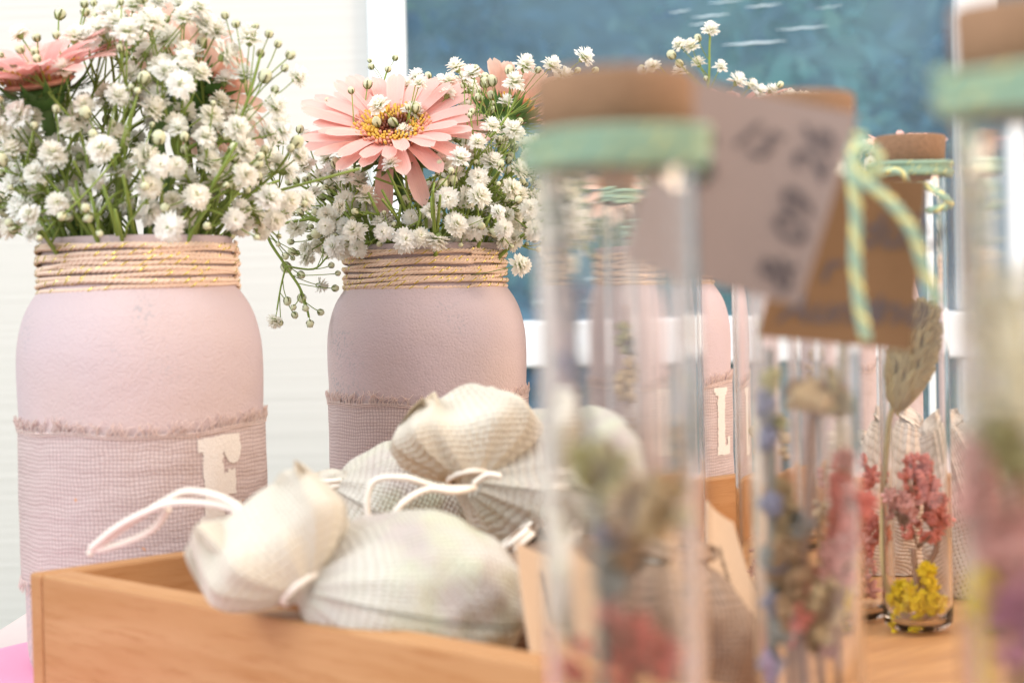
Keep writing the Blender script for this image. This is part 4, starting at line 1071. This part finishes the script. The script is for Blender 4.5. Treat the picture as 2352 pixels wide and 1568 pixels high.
# tube D
b3 = V(PD.x, PD.y, 0 + .004)
grass_head('bunny_tail_grass', 'fluffy cream bunny tail grass in the tube at the right edge', [b3, px(PD, 2380, 1300), px(PD, 2350, 1050)], px(PD, 2335, 830), V(-.05, 0, 1), .0235, .0060, 'fluff', 520, True, 2, b3, .0042, .00014)
dried('rose_flower_stalk', 'pink and mauve dried flowers in the tube at the right edge', b3 + V(-.006, 0, 0), [[b3 + V(-.006, 0, 0), px(PD, 2330, 1400), px(PD, 2260, 1100)]],
      [(px(PD, 2250, 1130), (.0022, .005, .009), 20, .0032, 'rose', 'flower_head', 'floret'), (px(PD, 2335, 1260), (.006, .006, .009), 44, .0034, 'rose', 'flower_head', 'floret'), (px(PD, 2345, 1400), (.005, .006, .008), 30, .0034, 'mauve', 'flower_head', 'floret')], None, 'drystem', 10, sc=0.69)
dried('yellow_flower_stalk', 'small yellow dried flower low in the tube at the right edge', b3 + V(-.007, .003, 0), [[b3 + V(-.007, .003, 0), px(PD, 2268, 1480), px(PD, 2262, 1400)]],
      [(px(PD, 2268, 1375), (.002, .004, .004), 16, .0022, 'yellow', 'flower_head', 'ball')], None, 'yellow', 11, sc=0.69)
dried('olive_leaf_stalk', 'olive green seed stalk under the bunny tail at the right edge', b3 + V(.0, .004, 0), [[b3 + V(0, .004, 0), px(PD, 2340, 1300), px(PD, 2325, 1000)]],
      [(px(PD, 2330, 1010), (.006, .005, .008), 26, .0026, 'olive', 'seed_head', 'bud')], None, 'drystem', 12, sc=0.69)
# tube E, G
b4 = V(PE.x, PE.y, BT + .004)
dried('seed_head_stalk', 'tan seed stalk in the slim tube standing in the box', b4, [[b4, px(PE, 1455, 1100), px(PE, 1462, 900), px(PE, 1450, 700)], [px(PE, 1466, 950), px(PE, 1425, 850)]],
      [(px(PE, 1440, 770), (.0055, .005, .006), 18, .0022, 'olive', 'seed_head', 'ball'), (px(PE, 1455, 870), (.0075, .006, .010), 40, .0022, 'tan', 'seed_head', 'ball'), (px(PE, 1462, 1010), (.004, .004, .010), 14, .0018, 'brownseed', 'seed_head', 'ball'), (px(PE, 1468, 800), (.003, .004, .010), 14, .0020, 'lavgrey', 'seed_head', 'bud')], None, 'drystem', 13)
b5 = V(PG.x, PG.y, BT + .004)
dried('seed_head_stalk', 'tan seed stalk in the tube far back in the box', b5, [[b5, px(PG, 1880, 1000), px(PG, 1890, 850)]],
      [(px(PG, 1890, 840), (.006, .006, .008), 24, .0022, 'tan', 'seed_head', 'ball')], None, 'drystem', 14)

# ------------------------------------------------------------------ light, world, camera
w = bpy.data.worlds.new('World'); S.world = w; w.use_nodes = True
bgn = w.node_tree.nodes['Background']; bgn.inputs[0].default_value = (.97, .97, .98, 1); bgn.inputs[1].default_value = .88
def area(name, loc, target, size, power, col):
    l = bpy.data.lights.new(name, 'AREA'); l.shape = 'RECTANGLE'; l.size = size[0]; l.size_y = size[1]; l.energy = power; l.color = col
    o = bpy.data.objects.new(name, l); C.objects.link(o); o.location = loc
    o.rotation_euler = (Vector(target) - Vector(loc)).to_track_quat('-Z', 'Y').to_euler(); return o
area('tent_opening_light', (-1.5, -.7, 1.3), (0, .8, .1), (1.5, 1.5), 50, (.84, .92, 1))
area('tent_roof_light', (.3, .9, 2.1), (.1, .8, .1), (2.2, 1.4), 30, (1, .98, .95))
area('warm_side_light', (1.7, .2, .7), (.1, .8, .12), (.9, .9), 27, (1, .78, .58))
cam = bpy.data.cameras.new('Camera'); co = bpy.data.objects.new('Camera', cam); C.objects.link(co); S.camera = co
cam.sensor_width = 36; cam.lens = 36 * FPX / 2352; cam.clip_start = .02; cam.clip_end = 60
co.matrix_world = Matrix.Translation((0, 0, EYE)) @ Matrix.Rotation(PI / 2 - math.atan(HZ / FPX), 4, 'X') @ Matrix.Rotation(-RHO, 4, 'Z')
cam.dof.use_dof = True; cam.dof.focus_distance = .79; cam.dof.aperture_fstop = 12.0; cam.dof.aperture_blades = 0
S.view_settings.view_transform = 'Standard'; S.view_settings.look = 'None'; S.view_settings.exposure = .16; S.view_settings.gamma = 1
S.cycles.transparent_max_bounces = 24; S.cycles.max_bounces = 20; S.cycles.transmission_bounces = 20; S.cycles.caustics_refractive = True; S.cycles.blur_glossy = 1.0
